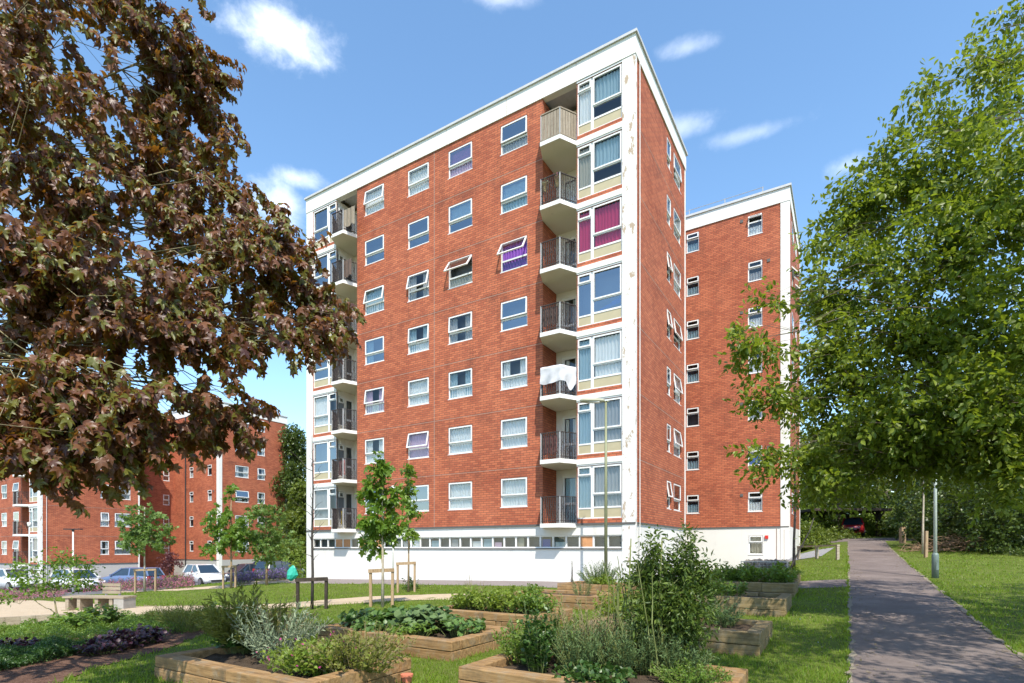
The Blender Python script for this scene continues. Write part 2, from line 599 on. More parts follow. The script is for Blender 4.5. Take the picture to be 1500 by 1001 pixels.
M['concrete'] = plain('pale_concrete', (0.32, 0.30, 0.27), 0.85, var=0.15, scale=4, bump=0.2)
M['stone'] = plain('gabion_stone', (0.13, 0.115, 0.10), 0.9, var=0.7, scale=5, bump=0.6, bscale=12)
M['wire'] = plain('gabion_wire', (0.35, 0.35, 0.35), 0.5, 0.6)
M['bark'] = plain('grey_bark', (0.14, 0.11, 0.08), 0.9, var=0.35, scale=9, bump=0.6, bscale=22)
M['palebark'] = plain('pale_olive_bark', (0.20, 0.17, 0.09), 0.85, var=0.3, scale=9, bump=0.4, bscale=22)
M['whitebark'] = plain('pale_sapling_bark', (0.42, 0.36, 0.28), 0.85, var=0.25, scale=9, bump=0.3, bscale=22)
M['darkbark'] = plain('dark_sapling_bark', (0.05, 0.042, 0.036), 0.9, var=0.3, scale=9)
M['stem'] = plain('green_stem', (0.13, 0.15, 0.04), 0.7, var=0.2)
M['drystem'] = plain('dry_stem', (0.28, 0.22, 0.12), 0.8, var=0.2)
M['lamp_green'] = plain('olive_painted_steel', (0.20, 0.21, 0.115), 0.5, 0.2, var=0.08)
M['lamp_grey'] = plain('grey_painted_steel', (0.42, 0.46, 0.42), 0.5, 0.2, var=0.12, scale=3)
M['lamp_base'] = plain('grey_green_base_steel', (0.15, 0.195, 0.18), 0.55, 0.2, var=0.12, scale=3)
M['lamp_head'] = plain('cream_lamp_housing', (0.36, 0.35, 0.25), 0.5)
M['lens'] = plain('lamp_lens', (0.65, 0.64, 0.58), 0.25)
M['rubber'] = plain('tyre_rubber', (0.02, 0.02, 0.02), 0.9)
M['alloy'] = plain('wheel_alloy', (0.45, 0.45, 0.47), 0.35, 0.8)
M['carglass'] = plain('car_glass', (0.018, 0.03, 0.045), 0.04, 0, spec=1.0)
M['headlight'] = plain('headlight_lens', (0.65, 0.67, 0.7), 0.1)
M['taillight'] = plain('tail_light_lens', (0.45, 0.02, 0.02), 0.2)
M['trimblack'] = plain('black_car_trim', (0.02, 0.02, 0.022), 0.6)
M['teal'] = plain('teal_plastic', (0.02, 0.36, 0.26), 0.5)
M['terracotta'] = plain('terracotta_pot', (0.52, 0.16, 0.09), 0.8)
# foliage
M['maple'] = leaf_mat('copper_maple_leaf', (0.055, 0.021, 0.018), (0.205, 0.086, 0.040), (0.38, 0.165, 0.016), 0.42, 0.34, 0.45, (0.13, 0.13, 0.022), 0.36)
M['rightleaf'] = leaf_mat('fresh_green_leaf', (0.045, 0.085, 0.011), (0.225, 0.268, 0.030), (0.32, 0.41, 0.026), 0.42, 0.38, 0.35)
M['bushleaf'] = leaf_mat('narrow_bush_leaf', (0.045, 0.085, 0.014), (0.140, 0.190, 0.034), (0.18, 0.26, 0.03), 0.42, 0.33, 0.4)
M['farleaf'] = leaf_mat('woodland_leaf', (0.060, 0.090, 0.012), (0.170, 0.205, 0.028), (0.26, 0.33, 0.025), 0.45, 0.33, 0.4)
M['darkleaf'] = leaf_mat('dark_evergreen_leaf', (0.030, 0.056, 0.010), (0.100, 0.140, 0.022), (0.13, 0.19, 0.02), 0.4, 0.25, 0.4)
M['saplingleaf'] = leaf_mat('bright_sapling_leaf', (0.085, 0.165, 0.02), (0.17, 0.26, 0.035), (0.26, 0.40, 0.03), 0.4, 0.38, 0.5)
M['paleleaf'] = leaf_mat('pale_sapling_leaf', (0.09, 0.155, 0.035), (0.17, 0.25, 0.06), (0.24, 0.36, 0.05), 0.45, 0.36, 0.4)
M['plumleaf'] = leaf_mat('plum_leaf', (0.07, 0.022, 0.028), (0.16, 0.06, 0.065), (0.20, 0.05, 0.05), 0.4, 0.3, 0.4)
M['herb'] = leaf_mat('mid_green_herb', (0.075, 0.135, 0.020), (0.19, 0.28, 0.045), (0.28, 0.42, 0.03), 0.45, 0.35, 0.4)
M['bean'] = leaf_mat('yellow_green_leaf', (0.12, 0.19, 0.022), (0.24, 0.30, 0.045), (0.34, 0.44, 0.04), 0.45, 0.38, 0.4)
M['squash'] = leaf_mat('cool_green_leaf', (0.055, 0.115, 0.028), (0.15, 0.24, 0.060), (0.16, 0.28, 0.04), 0.42, 0.32, 0.45)
M['silver'] = leaf_mat('silver_leaf', (0.16, 0.20, 0.115), (0.33, 0.37, 0.24), (0.25, 0.28, 0.18), 0.7, 0.2, 0.2)
M['bluegreen'] = leaf_mat('blue_green_leaf', (0.065, 0.115, 0.038), (0.18, 0.255, 0.095), (0.14, 0.22, 0.09), 0.5, 0.3, 0.35)
M['olive'] = leaf_mat('olive_fennel_leaf', (0.12, 0.13, 0.025), (0.25, 0.25, 0.06), (0.28, 0.30, 0.04), 0.5, 0.35, 0.3)
M['deep'] = leaf_mat('deep_green_leaf', (0.025, 0.065, 0.012), (0.080, 0.15, 0.028), (0.08, 0.16, 0.02), 0.4, 0.3, 0.5)
M['heuchera'] = leaf_mat('purple_black_leaf', (0.025, 0.010, 0.018), (0.075, 0.030, 0.050), (0.08, 0.02, 0.03), 0.4, 0.2, 0.5)
M['dry'] = leaf_mat('dry_seed_leaf', (0.20, 0.15, 0.075), (0.36, 0.29, 0.16), (0.25, 0.18, 0.08), 0.8, 0.25, 0.2)
M['pinkflower'] = leaf_mat('pink_blossom', (0.30, 0.085, 0.14), (0.50, 0.22, 0.27), (0.4, 0.12, 0.2), 0.7, 0.3, 0.2, (0.10, 0.15, 0.03), 0.42)
M['magflower'] = leaf_mat('magenta_blossom', (0.40, 0.03, 0.16), (0.55, 0.08, 0.28), (0.5, 0.05, 0.2), 0.6, 0.3, 0.2)
M['lavender'] = leaf_mat('lavender_blossom', (0.20, 0.12, 0.40), (0.33, 0.22, 0.5), (0.3, 0.2, 0.5), 0.7, 0.3, 0.2, (0.12, 0.16, 0.06), 0.5)
M['grass'] = leaf_mat('grass_blade', (0.095, 0.165, 0.014), (0.205, 0.285, 0.026), (0.32, 0.44, 0.025), 0.5, 0.35, 0.3, (0.24, 0.22, 0.09), 0.06)
M['twigs'] = plain('dead_brushwood', (0.24, 0.15, 0.09), 0.9, var=0.3)

# ------------------------------------------------------------------ buildings
STO, Z0 = 2.6, 2.6        # storey height; top of the white base storey
XL, XR = -19.2, 0.0       # ends of the front


def wall(mb, O, U, N, u0, u1, z0, z1, holes=(), reveal=0.10, room=0.55, mi=0, mi_room=1):
    """one wall face cut with rectangular openings, each with reveals and the room behind it"""
    O, U, N = Vector(O), Vector(U), Vector(N)
    def P(u, z, d=0.0):
        return O + U * u + Vector((0, 0, z)) - N * d
    us = sorted({u0, u1} | {h[0] for h in holes} | {h[1] for h in holes})
    zs = sorted({z0, z1} | {h[2] for h in holes} | {h[3] for h in holes})
    for a, b in zip(us, us[1:]):
        run = None
        for c, d in zip(zs, zs[1:]):
            um, zm = (a + b) / 2, (c + d) / 2
            if any(h[0] < um < h[1] and h[2] < zm < h[3] for h in holes):
                if run:
                    mb.poly([P(a, run[0]), P(b, run[0]), P(b, run[1]), P(a, run[1])], mi)
                run = None
            else:
                run = (run[0], d) if run else (c, d)
        if run:
            mb.poly([P(a, run[0]), P(b, run[0]), P(b, run[1]), P(a, run[1])], mi)
    for a, b, c, d in holes:
        q = [(a, c), (b, c), (b, d), (a, d)]
        for (p0, p1) in zip(q, q[1:] + q[:1]):
            mb.poly([P(*p0), P(*p1), P(*p1, reveal), P(*p0, reveal)], mi)
            mb.poly([P(*p0, reveal), P(*p1, reveal), P(*p1, room), P(*p0, room)], mi_room)
        mb.poly([P(*p, room) for p in q], mi_room)


CACHE = {}


def cached(key, fn):
    if key not in CACHE:
        CACHE[key] = fn()
    return CACHE[key]


def bars(mb, x0, x1, z0, z1, t, y0, y1):
    mb.box(x0, x0 + t, y0, y1, z0, z1)
    mb.box(x1 - t, x1, y0, y1, z0, z1)
    mb.box(x0 + t, x1 - t, y0, y1, z0, z0 + t)
    mb.box(x0 + t, x1 - t, y0, y1, z1 - t, z1)


def frame_mesh(wd, ht, split, sill=True):
    def f():
        mb = MB()
        bars(mb, 0, wd, 0, ht, 0.055, 0.0, 0.07)
        if split:
            mb.box(0.055, wd - 0.055, 0.003, 0.067, split - 0.035, split + 0.035)
        if sill:
            mb.box(-0.02, wd + 0.02, -0.065, 0.02, -0.03, -0.001)
        return mb.mesh('window_frame', M['upvc'])
    return cached(('frame', wd, ht, split, sill), f)


def sash_mesh(wd, ht):
    def f():
        mb = MB()
        bars(mb, 0, wd, -ht, 0, 0.055, -0.055, -0.002)
        return mb.mesh('window_sash', M['upvc'])
    return cached(('sash', wd, ht), f)


def pane_mesh(rects, y=0.03, m='glass'):
    def f():
        mb = MB()
        for a, b, c, d in rects:
            mb.poly([(a, y, c), (b, y, c), (b, y, d), (a, y, d)])
        return mb.mesh('window_pane', M[m])
    return cached(('pane', tuple(rects), y, m), f)


def curtain_mesh(wd, ht, style, m):
    def f():
        mb = MB()
        rng = random.Random(hash((wd, ht, style)) % 1000)
        if style == 'blind':
            spans = [(0.0, wd, 0.35 * ht, ht)]
        elif style == 'pair':
            spans = [(0.0, wd * 0.30, 0, ht), (wd * 0.66, wd, 0, ht)]
        elif style == 'one':
            spans = [(0.0, wd * 0.36, 0, ht)]
        else:
            spans = [(0.0, wd, 0, ht)]
        for a, b, c, d in spans:
            n = max(6, int((b - a) * 34))
            ph = rng.random() * 6
            pts = []
            for i in range(n + 1):
                u = a + (b - a) * i / n
                amp = 0.002 if style == 'blind' else 0.03
                pts.append((u, 0.11 + amp * math.sin(u * 44 + ph + 0.9 * math.sin(u * 7 + ph))))
            for (x0, y0), (x1, y1) in zip(pts, pts[1:]):
                mb.poly([(x0, y0, c), (x1, y1, c), (x1, y1, d), (x0, y0, d)])
        return mb.mesh('window_curtain', m, smooth=True)
    return cached(('curtain', wd, ht, style, m.name), f)


def window(root, loc, rz, wd, ht, split, curtain=None, style='full', open_deg=0.0, label=None, sash_top=True, lower=None):
    """a window: outer frame, top-hung sash, panes and curtain"""
    f = put('window', frame_mesh(wd, ht, split), root, loc, (0, 0, rz))
    if label:
        f['label'] = label
    t = 0.055
    gm = 'glass' if curtain and style in ('full', 'pair') else 'skyglass'
    if split:
        h = ht - split - 0.035 - t * 0.4
        w2 = wd - 0.07
        s = put('sash', sash_mesh(w2, h), f, (0.035, 0.0, ht - t * 0.4), (R(-open_deg), 0, 0))
        p = put('pane', pane_mesh([(t, w2 - t, -h + t, -t)], -0.035, gm), f, (0.035, 0.0, ht - t * 0.4), (R(-open_deg), 0, 0))
        put('pane', pane_mesh([(t, wd - t, t, split - 0.035)], 0.03, 'glass' if lower else gm), f)
    else:
        put('pane', pane_mesh([(t, wd - t, t, ht - t)], 0.03, gm), f)
    if curtain:
        put('curtain', curtain_mesh(wd - 0.06, ht - 0.06, style, M[curtain]), f, (0.03, 0, 0.03))
    if lower:
        put('curtain', curtain_mesh(wd - 0.06, (split or ht) - 0.06, 'full', M[lower]), f, (0.03, -0.02, 0.03))
    return f


BAY_W = 1.94


def bay_meshes(mir):
    def X(a, b):
        return (BAY_W - b, BAY_W - a) if mir else (a, b)
    def frame():
        mb = MB()
        bars(mb, 0, BAY_W, 0.0, 2.15, 0.06, 0, 0.08)
        mb.box(0.0, BAY_W, -0.05, 0.03, 2.152, 2.22)
        def bx(a, b, c, d, y0=0.003, y1=0.077):
            a, b = X(a, b)
            mb.box(a, b, y0, y1, c, d)
        bx(0.60, 0.72, 0.06, 2.09)
        bx(0.06, 0.60, 1.72, 1.80)
        bx(0.06, 0.60, 0.40, 0.46)
        bx(0.72, 1.88, 0.94, 1.05)
        bx(0.72, 1.88, 0.42, 0.49)
        # opening lights stand proud of the frame
        for a, b, c, d in ((0.045, 0.615, 1.77, 2.11), (0.705, 1.895, 0.985, 2.11)):
            a, b = X(a, b)
            bars(mb, a, b, c, d, 0.055, -0.03, -0.001)
        return mb.mesh('bay_frame', M['upvc'])
    def panes():
        mb = MB()
        for a, b, c, d in ((0.10, 0.56, 1.82, 2.06), (0.06, 0.60, 0.46, 1.72), (0.76, 1.84, 1.05, 2.06), (0.72, 1.88, 0.49, 0.94)):
            a, b = X(a, b)
            mb.poly([(a, 0.03, c), (b, 0.03, c), (b, 0.03, d), (a, 0.03, d)])
        return mb.mesh('bay_pane', M['glass'])
    def panels():
        mb = MB()
        for a, b, c, d in ((0.06, 0.60, 0.06, 0.40), (0.72, 1.88, 0.06, 0.42)):
            a, b = X(a, b)
            mb.box(a, b, 0.02, 0.05, c, d)
        return mb.mesh('bay_panel', M['cream'])
    return cached(('bayf', mir), frame), cached(('bayp', mir), panes), cached(('bayc', mir), panels)


SLAB = [(-4.018, 1.268), (-4.018, 0.0), (-3.76, -0.72), (-2.85, -0.72), (-2.442, 0.0), (-2.442, 1.268)]
RAIL = [(-3.99, -0.02), (-3.73, -0.68), (-2.87, -0.68), (-2.47, -0.02)]


def mirror(poly):
    return [(-19.2 - 0.5 + 0.5 - x - 0.0, y) for x, y in poly]


def rail_mesh(style, mir):
    def f():
        mb = MB()
        pts = RAIL if not mir else [(-19.2 - x, y) for x, y in RAIL]
        rng = random.Random(7)
        H = 1.08
        for (x0, y0), (x1, y1) in zip(pts, pts[1:]):
            L = math.hypot(x1 - x0, y1 - y0)
            if style == 'wood':
                n = int(L / 0.125)
                for k in range(n):
                    a, b = (k + 0.06) / n, (k + 0.94) / n
                    mb.obox((x0 + (x1 - x0) * a, y0 + (y1 - y0) * a, 0.56), (x0 + (x1 - x0) * b, y0 + (y1 - y0) * b, 0.56), 0.02, 0.98 + 0.03 * rng.random())
                mb.obox((x0, y0, 1.1), (x1, y1, 1.1), 0.06, 0.05)
                mb.obox((x0, y0, 0.05), (x1, y1, 0.05), 0.06, 0.05)
            else:
                n = max(3, int(L / 0.085))
                for k in range(n + 1):
                    a = k / n
                    x, y = x0 + (x1 - x0) * a, y0 + (y1 - y0) * a
                    mb.box(x - 0.011, x + 0.011, y - 0.011, y + 0.011, 0.03, H)
                    if k < n:   # the scroll work between the bars
                        a2 = (k + 0.5) / n
                        xm, ym = x0 + (x1 - x0) * a2, y0 + (y1 - y0) * a2
                        zc = 0.32 + 0.36 * (k % 2)
                        dx, dy = (x1 - x0) / L * 0.05, (y1 - y0) / L * 0.05
                        mb.tube([(xm - dx, ym - dy, zc - 0.16), (xm + dx * 0.6, ym + dy * 0.6, zc - 0.05), (xm - dx * 0.6, ym - dy * 0.6, zc + 0.06), (xm + dx, ym + dy, zc + 0.17)], 0.011, 4)
                mb.obox((x0, y0, H), (x1, y1, H), 0.045, 0.03)
                mb.obox((x0, y0, 0.1), (x1, y1, 0.1), 0.03, 0.025)
        return mb.mesh('balcony_railing', M['oldwood'] if style == 'wood' else M['iron'])
    return cached(('rail', style, mir), f)


def post_mesh():
    def f():
        mb = MB()
        mb.box(-0.02, 0.02, -0.02, 0.02, 0.0, 1.10)
        return mb.mesh('railing_post', M['greypost'])
    return cached('post', f)


FRONT_COLS = [(-14.62, 1.40), (-11.62, 1.37), (-9.08, 1.40), (-6.15, 1.38)]


def block(ox, oy, bz, nst, label, main, group=None):
    root = empty('apartment_block', (ox, oy, bz), TH, label, 'apartment block', group)
    ZT = Z0 + STO * nst - 0.2           # underside of the fascia
    rng = random.Random(11 if main else 5)
    X0v, Y0v, D = (1, 0, 0), (0, 1, 0), 7.6
    floors = [Z0 + STO * i for i in range(nst)]
    rec_l, rec_r = (-16.758, -15.182), (-4.02, -2.44)
    rec_l = (-19.2 + 2.44, -19.2 + 4.02)
    # ---- brick walls with openings
    wb = MB()
    fh, sh = [], []
    for z in floors:
        for x, wd in FRONT_COLS:
            fh.append((x, x + wd, z + 0.80, z + 2.07))
        sh += [(4.38, 5.08, z + 0.80, z + 2.07), (5.52, 6.86, z + 0.80, z + 2.07)]
    wall(wb, (0, 0, 0), X0v, (0, -1, 0), rec_l[1], rec_r[0], Z0, ZT, fh)
    wall(wb, (0, 0, 0), Y0v, (1, 0, 0), 0.0, D, Z0, ZT, sh)
    bh = [(0.02, BAY_W - 0.02, z + 0.18, z + 2.31) for z in floors]
    wall(wb, (rec_r[1], 0, 0), X0v, (0, -1, 0), 0.0, BAY_W, Z0, ZT, bh)
    wall(wb, (XL + 0.5, 0, 0), X0v, (0, -1, 0), 0.0, BAY_W, Z0, ZT, bh)
    # recess sides, the far end and the rear
    wb.poly([(rec_r[0], 0, Z0), (rec_r[0], 1.27, Z0), (rec_r[0], 1.27, ZT), (rec_r[0], 0, ZT)])
    wb.poly([(rec_l[1], 0, Z0), (rec_l[1], 1.27, Z0), (rec_l[1], 1.27, ZT), (rec_l[1], 0, ZT)])
    wb.poly([(XL, 0, Z0), (XL, D, Z0), (XL, D, ZT), (XL, 0, ZT)])
    wb.poly([(XL, D, Z0), (0, D, Z0), (0, D, ZT), (XL, D, ZT)])
    wb.build('brick_wall', [M['brick'], M['room']], root)
    # ---- the wing behind, offset to the right, and the link between
    ww = MB()
    WY, WXR, WXL, WD = 13.0, 4.25, -14.0, 7.8
    wfloors = [Z0 + 0.2 + STO * i for i in range(nst)]
    wh, wsh = [], []
    for z in wfloors:
        wh += [(-1.26, -0.52, z + 0.86, z + 1.96), (2.16, 2.92, z + 0.86, z + 1.96)]
        wsh += [(1.7, 3.2, z + 0.80, z + 2.0), (4.2, 5.1, z + 0.80, z + 2.0)]
    wall(ww, (0, WY, 0), X0v, (0, -1, 0), WXL, WXR, Z0 + 0.2, ZT, wh)
    wall(ww, (WXR, WY, 0), Y0v, (1, 0, 0), 0.0, WD, Z0 + 0.2, ZT, wsh)
    ww.poly([(WXL, WY, Z0), (WXL, WY + WD, Z0), (WXL, WY + WD, ZT), (WXL, WY, ZT)])
    ww.poly([(WXL, WY + WD, Z0), (WXR, WY + WD, Z0), (WXR, WY + WD, ZT), (WXL, WY + WD, ZT)])
    ch = [(4.3, 4.95, z + 0.86, z + 1.96) for z in floors]
    wall(ww, (-4.4, D, 0), Y0v, (1, 0, 0), 0.0, WY - D, 0.0 - 2, ZT, ch)
    wall(ww, (-10.5, D, 0), Y0v, (-1, 0, 0), 0.0, WY - D, 0.0 - 2, ZT, [])
    ww.build('wing_wall', [M['brick'], M['room']], root)
    # ---- white base
    b = MB()
    zb = -3.0
    b.box(XL + 0.002, -0.5, 0.0, 0.3, zb, 1.6)
    b.box(XL + 0.002, -0.5, 0.0, 0.3, 2.12, Z0 - 0.002)
    b.box(-0.3, -0.002, 0.3, D, zb, Z0 - 0.002)
    b.box(XL + 0.002, XL + 0.3, 0.3, D, zb, Z0 - 0.002)
    wall(b, (0, WY, 0), X0v, (0, -1, 0), WXL, WXR, zb, Z0 + 0.198, [(2.2, 2.94, 1.24, 2.30)], 0.08, 0.4, 0, 1)
    wall(b, (WXR, WY, 0), Y0v, (1, 0, 0), 0, WD, zb, Z0 + 0.198)
    b.build('base_wall', [M['white'] if main else M['greybase'], M['room']], root)
    # ledges under the brick
    b = MB()
    b.box(XL - 0.03, 0.03, -0.06, 0.0, Z0 - 0.07, Z0 + 0.0)
    b.box(0.0, 0.06, 0.16, D - 0.1, Z0 - 0.05, Z0)
    b.box(WXL, WXR, WY - 0.05, WY, Z0 + 0.15, Z0 + 0.2)
    b.box(XL + 0.4, -0.5, -0.05, 0.02, 1.555, 1.598)
    b.build('base_ledge', M['lead'], root)
    # ---- strip of low windows in the base
    sx0, sx1, n = XL + 0.45, -0.52, 30
    s = MB()
    dx = (sx1 - sx0) / n
    s.box(sx0, sx1, 0.06, 0.14, 1.60, 1.65)
    s.box(sx0, sx1, 0.06, 0.14, 2.07, 2.12)
    for k in range(n + 1):
        x = sx0 + k * dx
        s.box(max(sx0, x - 0.035), min(sx1, x + 0.035), 0.055, 0.14, 1.652, 2.068)
    sf = s.build('strip_window', M['upvc'], root)
    back = MB()
    back.box(XL + 0.3, -0.4, 0.3, 0.32, 1.5, 2.2)
    back.build('backing', M['room'], sf)
    boards = {27: 'orange', 3: 'orange', 4: 'orange', 6: 'orange', 8: 'orange', 18: 'net', 24: 'blue', 19: 'blind', 16: 'greycurtain', 14: 'blind', 20: 'lilac', 22: 'beige', 25: 'blind', 12: 'net', 10: 'beige', 11: 'greycurtain'}
    for k in range(n):
        x = sx0 + k * dx
        bd = boards.get(k) if main else None
        if bd == 'orange':
            q = MB()
            q.box(x + 0.035, x + dx - 0.035, 0.07, 0.09, 1.652, 2.068)
            q.build('board', M['orange'], sf)
        else:
            put('pane', pane_mesh([(0.035, round(dx - 0.035, 3), 0.052, 0.468)], 0.09), sf, (x, 0, 1.6))
            if bd:
                q = MB()
                q.box(x + 0.05, x + dx - 0.05 - 0.2 * rng.random(), 0.16, 0.17, 1.65, 1.85 + 0.2 * rng.random())
                q.build('blind', M[bd], sf)
    # ---- fascia, coping and roof
    fs = MB()
    t1 = ZT + 0.76
    fs.box(XL - 0.05, 0.05, -0.05, 0.25, ZT, t1)
    fs.box(-0.25, 0.05, 0.25, D + 0.05, ZT, t1)
    fs.box(XL - 0.05, XL + 0.25, 0.25, D + 0.05, ZT, t1)
    fs.box(XL + 0.25, -0.25, D - 0.2, D + 0.05, ZT, t1)
    fs.build('roof_fascia', M['fascia'], root)
    jn = MB()
    for k in range(1, 6):
        jn.box(XL + k * 3.35 - 0.008, XL + k * 3.35 + 0.008, -0.054, -0.05, ZT + 0.01, t1)
    jn.box(0.05, 0.054, 3.9, 3.916, ZT + 0.01, t1)
    jn.build('fascia_joint', M['joint'], root)
    fw = MB()
    fw.box(WXL, WXR + 0.05, WY - 0.05, WY + 0.25, ZT, t1)
    fw.box(WXR - 0.25, WXR + 0.05, WY + 0.25, WY + WD + 0.05, ZT, t1)
    fw.build('roof_fascia', M['fascia'], root)
    cp = MB()
    cp.box(XL - 0.12, 0.12, -0.12, 0.3, t1, t1 + 0.10)
    cp.box(-0.3, 0.12, 0.3, D + 0.12, t1, t1 + 0.12)
    cp.box(XL - 0.12, XL + 0.3, 0.3, D + 0.12, t1, t1 + 0.12)
    cp.box(WXL, WXR + 0.12, WY - 0.12, WY + 0.3, t1, t1 + 0.12)
    cp.box(WXR - 0.3, WXR + 0.12, WY + 0.3, WY + WD + 0.12, t1, t1 + 0.12)
    cp.build('roof_coping', M['coping'], root)
    rf = MB()
    rf.box(XL + 0.1, -0.1, 0.1, D - 0.1, t1 - 0.5, t1 - 0.3)
    rf.box(-10.4, -4.5, D, WY + 1, t1 - 0.6, t1 - 0.4)
    rf.box(WXL + 0.1, WXR - 0.1, WY + 0.1, WY + WD - 0.1, t1 - 0.5, t1 - 0.3)
    rf.build('roof', M['coping'], root)
    rr = MB()
    zz = t1 + 0.12
    for k in range(8):
        x = -11.5 + k * 2.05
        rr.tube([(x, WY + 0.7, t1 - 0.4), (x, WY + 0.7, zz + 0.75)], 0.025, 5)
    rr.tube([(-11.5, WY + 0.7, zz + 0.72), (2.9, WY + 0.7, zz + 0.72)], 0.02, 5)
    rr.tube([(-11.5, WY + 0.7, zz + 0.38), (2.9, WY + 0.7, zz + 0.38)], 0.016, 5)
    rr.build('roof_railing', M['greypost'], root)
    # ---- white corner columns
    def column(x0, x1, y0, y1, z0, z1, m='column'):
        c = MB()
        c.box(x0, x1, y0, y1, z0, z1)
        return c.build('corner_column', M[m], root)
    column(-0.5, 0.03, -0.03, 0.16, zb, ZT - 0.002)
    column(XL - 0.03, XL + 0.5, -0.03, 0.16, zb, ZT - 0.002, 'white')
    column(-0.2, 0.03, D - 0.10, D + 0.03, zb, ZT - 0.002, 'white')
    column(WXR - 0.42, WXR + 0.03, WY - 0.03, WY + 0.3, zb, ZT - 0.002, 'white')
    column(WXR - 0.2, WXR + 0.03, WY + WD - 0.16, WY + WD + 0.03, zb, ZT - 0.002, 'white')
    # ---- floor bands at the bays, expansion joint, pipes
    for xb in (rec_r[1], XL + 0.5):
        for i, z in enumerate(floors[1:]):
            q = MB()
            q.box(xb + 0.002, xb + BAY_W, -0.045, 0.05, z - 0.22, z - 0.001)
            q.build('floor_band', M['fascia'], root)
    j = MB()
    j.box(-9.93, -9.905, -0.004, 0.0, Z0, ZT)
    for z in floors[1:]:
        for a, c in zip([rec_l[1]] + [-9.90], [-9.94] + [rec_r[0]]):
            j.box(a + 0.01, c - 0.01, -0.003, 0.0, z - 0.14, z - 0.122)
        j.box(0.0, 0.003, 0.2, D - 0.12, z - 0.14, z - 0.122)
    j.build('movement_joint', M['joint'], root)
    p = MB()
    p.tube([(0.06, 0.42, 0.0), (0.06, 0.42, ZT)], 0.018, 6)
    p.build('conduit', M['pipe'], root)
    if not main:
        p = MB()
        p.tube([(-1.9, WY - 0.08, -2), (-1.9, WY - 0.08, ZT)], 0.06, 6)
        p.build('drainpipe', M['blackpipe'], root)
    # ---- front windows: (curtain, style, opening angle, lower net)
    spec = {}
    if main:
        spec = {  # (column, row from the top)
            (0, 0): ('net', 'full', 9, None), (1, 0): ('net', 'full', 0, None), (2, 0): ('magenta', 'blind', 0, 'lilac'), (3, 0): (None, '', 2, 'greycurtain'),
            (0, 1): (None, '', 0, None), (1, 1): (None, '', 0, None), (2, 1): ('blind', 'blind', 0, None), (3, 1): ('blind', 'blind', 2, 'blind'),
            (0, 2): ('blind', 'full', 12, 'net'), (1, 2): ('greycurtain', 'pair', 14, None), (2, 2): (None, '', 34, 'beige'), (3, 2): ('purple', 'full', 30, None),
            (0, 3): ('blind', 'one', 0, None), (1, 3): ('blind', 'pair', 3, 'net'), (2, 3): ('greycurtain', 'pair', 3, None), (3, 3): (None, '', 2, None),
            (0, 4): ('lilac', 'pair', 7, 'net'), (1, 4): ('net', 'full', 0, 'net'), (2, 4): ('blind', 'pair', 0, 'net'), (3, 4): ('net', 'pair', 0, 'net'),
            (0, 5): ('net', 'pair', 0, 'net'), (1, 5): ('lilac', 'full', 12, None), (2, 5): ('net', 'full', 0, None), (3, 5): ('net', 'full', 2, None),
            (0, 6): ('net', 'one', 5, None), (1, 6): (None, '', 0, None), (2, 6): ('net', 'full', 0, 'net'), (3, 6): ('net', 'full', 0, 'net')}
    lab = {(2, 0): 'window with magenta blind and lilac net', (3, 2): 'window with purple curtains and its top sash propped open', (2, 2): 'window with its top sash wide open'}
    for ri in range(nst):
        z = Z0 + STO * (nst - 1 - ri)
        for ci, (x, wd) in enumerate(FRONT_COLS):
            c, st, op, lo = spec.get((ci, ri), (rng.choice(['net', 'net', None, 'blind', 'greycurtain']), rng.choice(['full', 'full', 'pair']), rng.choice([0, 0, 6]), None))
            window(root, (x, 0.06, z + 0.80), 0, wd, 1.27, 0.48, c, st or 'full', op, lab.get((ci, ri)) if main else None, lower=lo)
        # side windows: a narrow and a wide one
        for y, wd in ((4.38, 0.70), (5.52, 1.34)):
            op = rng.choice([0, 0, 0, 4, 9])
            window(root, (-0.06, y, z + 0.80), R(90), wd, 1.27, 0.48, rng.choice(['net', None, 'greycurtain', 'net']), rng.choice(['pair', 'full']), op)
    # wing windows: narrow top light above a big pane
    for ri in range(nst):
        z = Z0 + 0.2 + STO * (nst - 1 - ri)
        for x, wd in ((-1.26, 0.74), (2.16, 0.76)):
            far = main and ri == 0 and x > 0
            wn = put('window', frame_mesh(wd, 1.10, 0.74), root, (x, WY + 0.05, z + 0.86))
            put('pane', pane_mesh([(0.055, wd - 0.055, 0.055, 0.705)]), wn)
            op = 48 if far else rng.choice([0, 0, 0, 8])
            put('sash', sash_mesh(round(wd - 0.07, 3), 0.31), wn, (0.035, 0, 1.08), (R(-op), 0, 0))
            put('pane', pane_mesh([(0.05, round(wd - 0.12, 3), -0.26, -0.05)], -0.035), wn, (0.035, 0, 1.08), (R(-op), 0, 0))
            cc = rng.choice(['blue' if ri == 5 else 'net', 'greycurtain', 'net', None, 'blind', 'lilac' if ri == 0 and x < 0 else 'net'])
            if cc:
                put('curtain', curtain_mesh(wd - 0.06, 0.5, 'full', M[cc]), wn, (0.03, 0, 0.03))
            if far:
                wn['label'] = 'small window with its top light flung wide open'
        for y, wd in ((1.7, 1.5), (4.2, 0.9)):
            window(root, (WXR - 0.05, WY + y, z + 0.80), R(90), wd, 1.2, 0.46, rng.choice(['net', None]), 'pair', rng.choice([0, 10]) if not (main and ri == 1) else 38)
        zc = Z0 + STO * (nst - 1 - ri)
        window(root, (-4.45, D + 4.3, zc + 0.86), R(90), 0.65, 1.10, 0.5, None)
    window(root, (2.2, WY + 0.04, 1.24), 0, 0.74, 1.06, 0.66, 'beige', 'full', 0)
    v = MB()
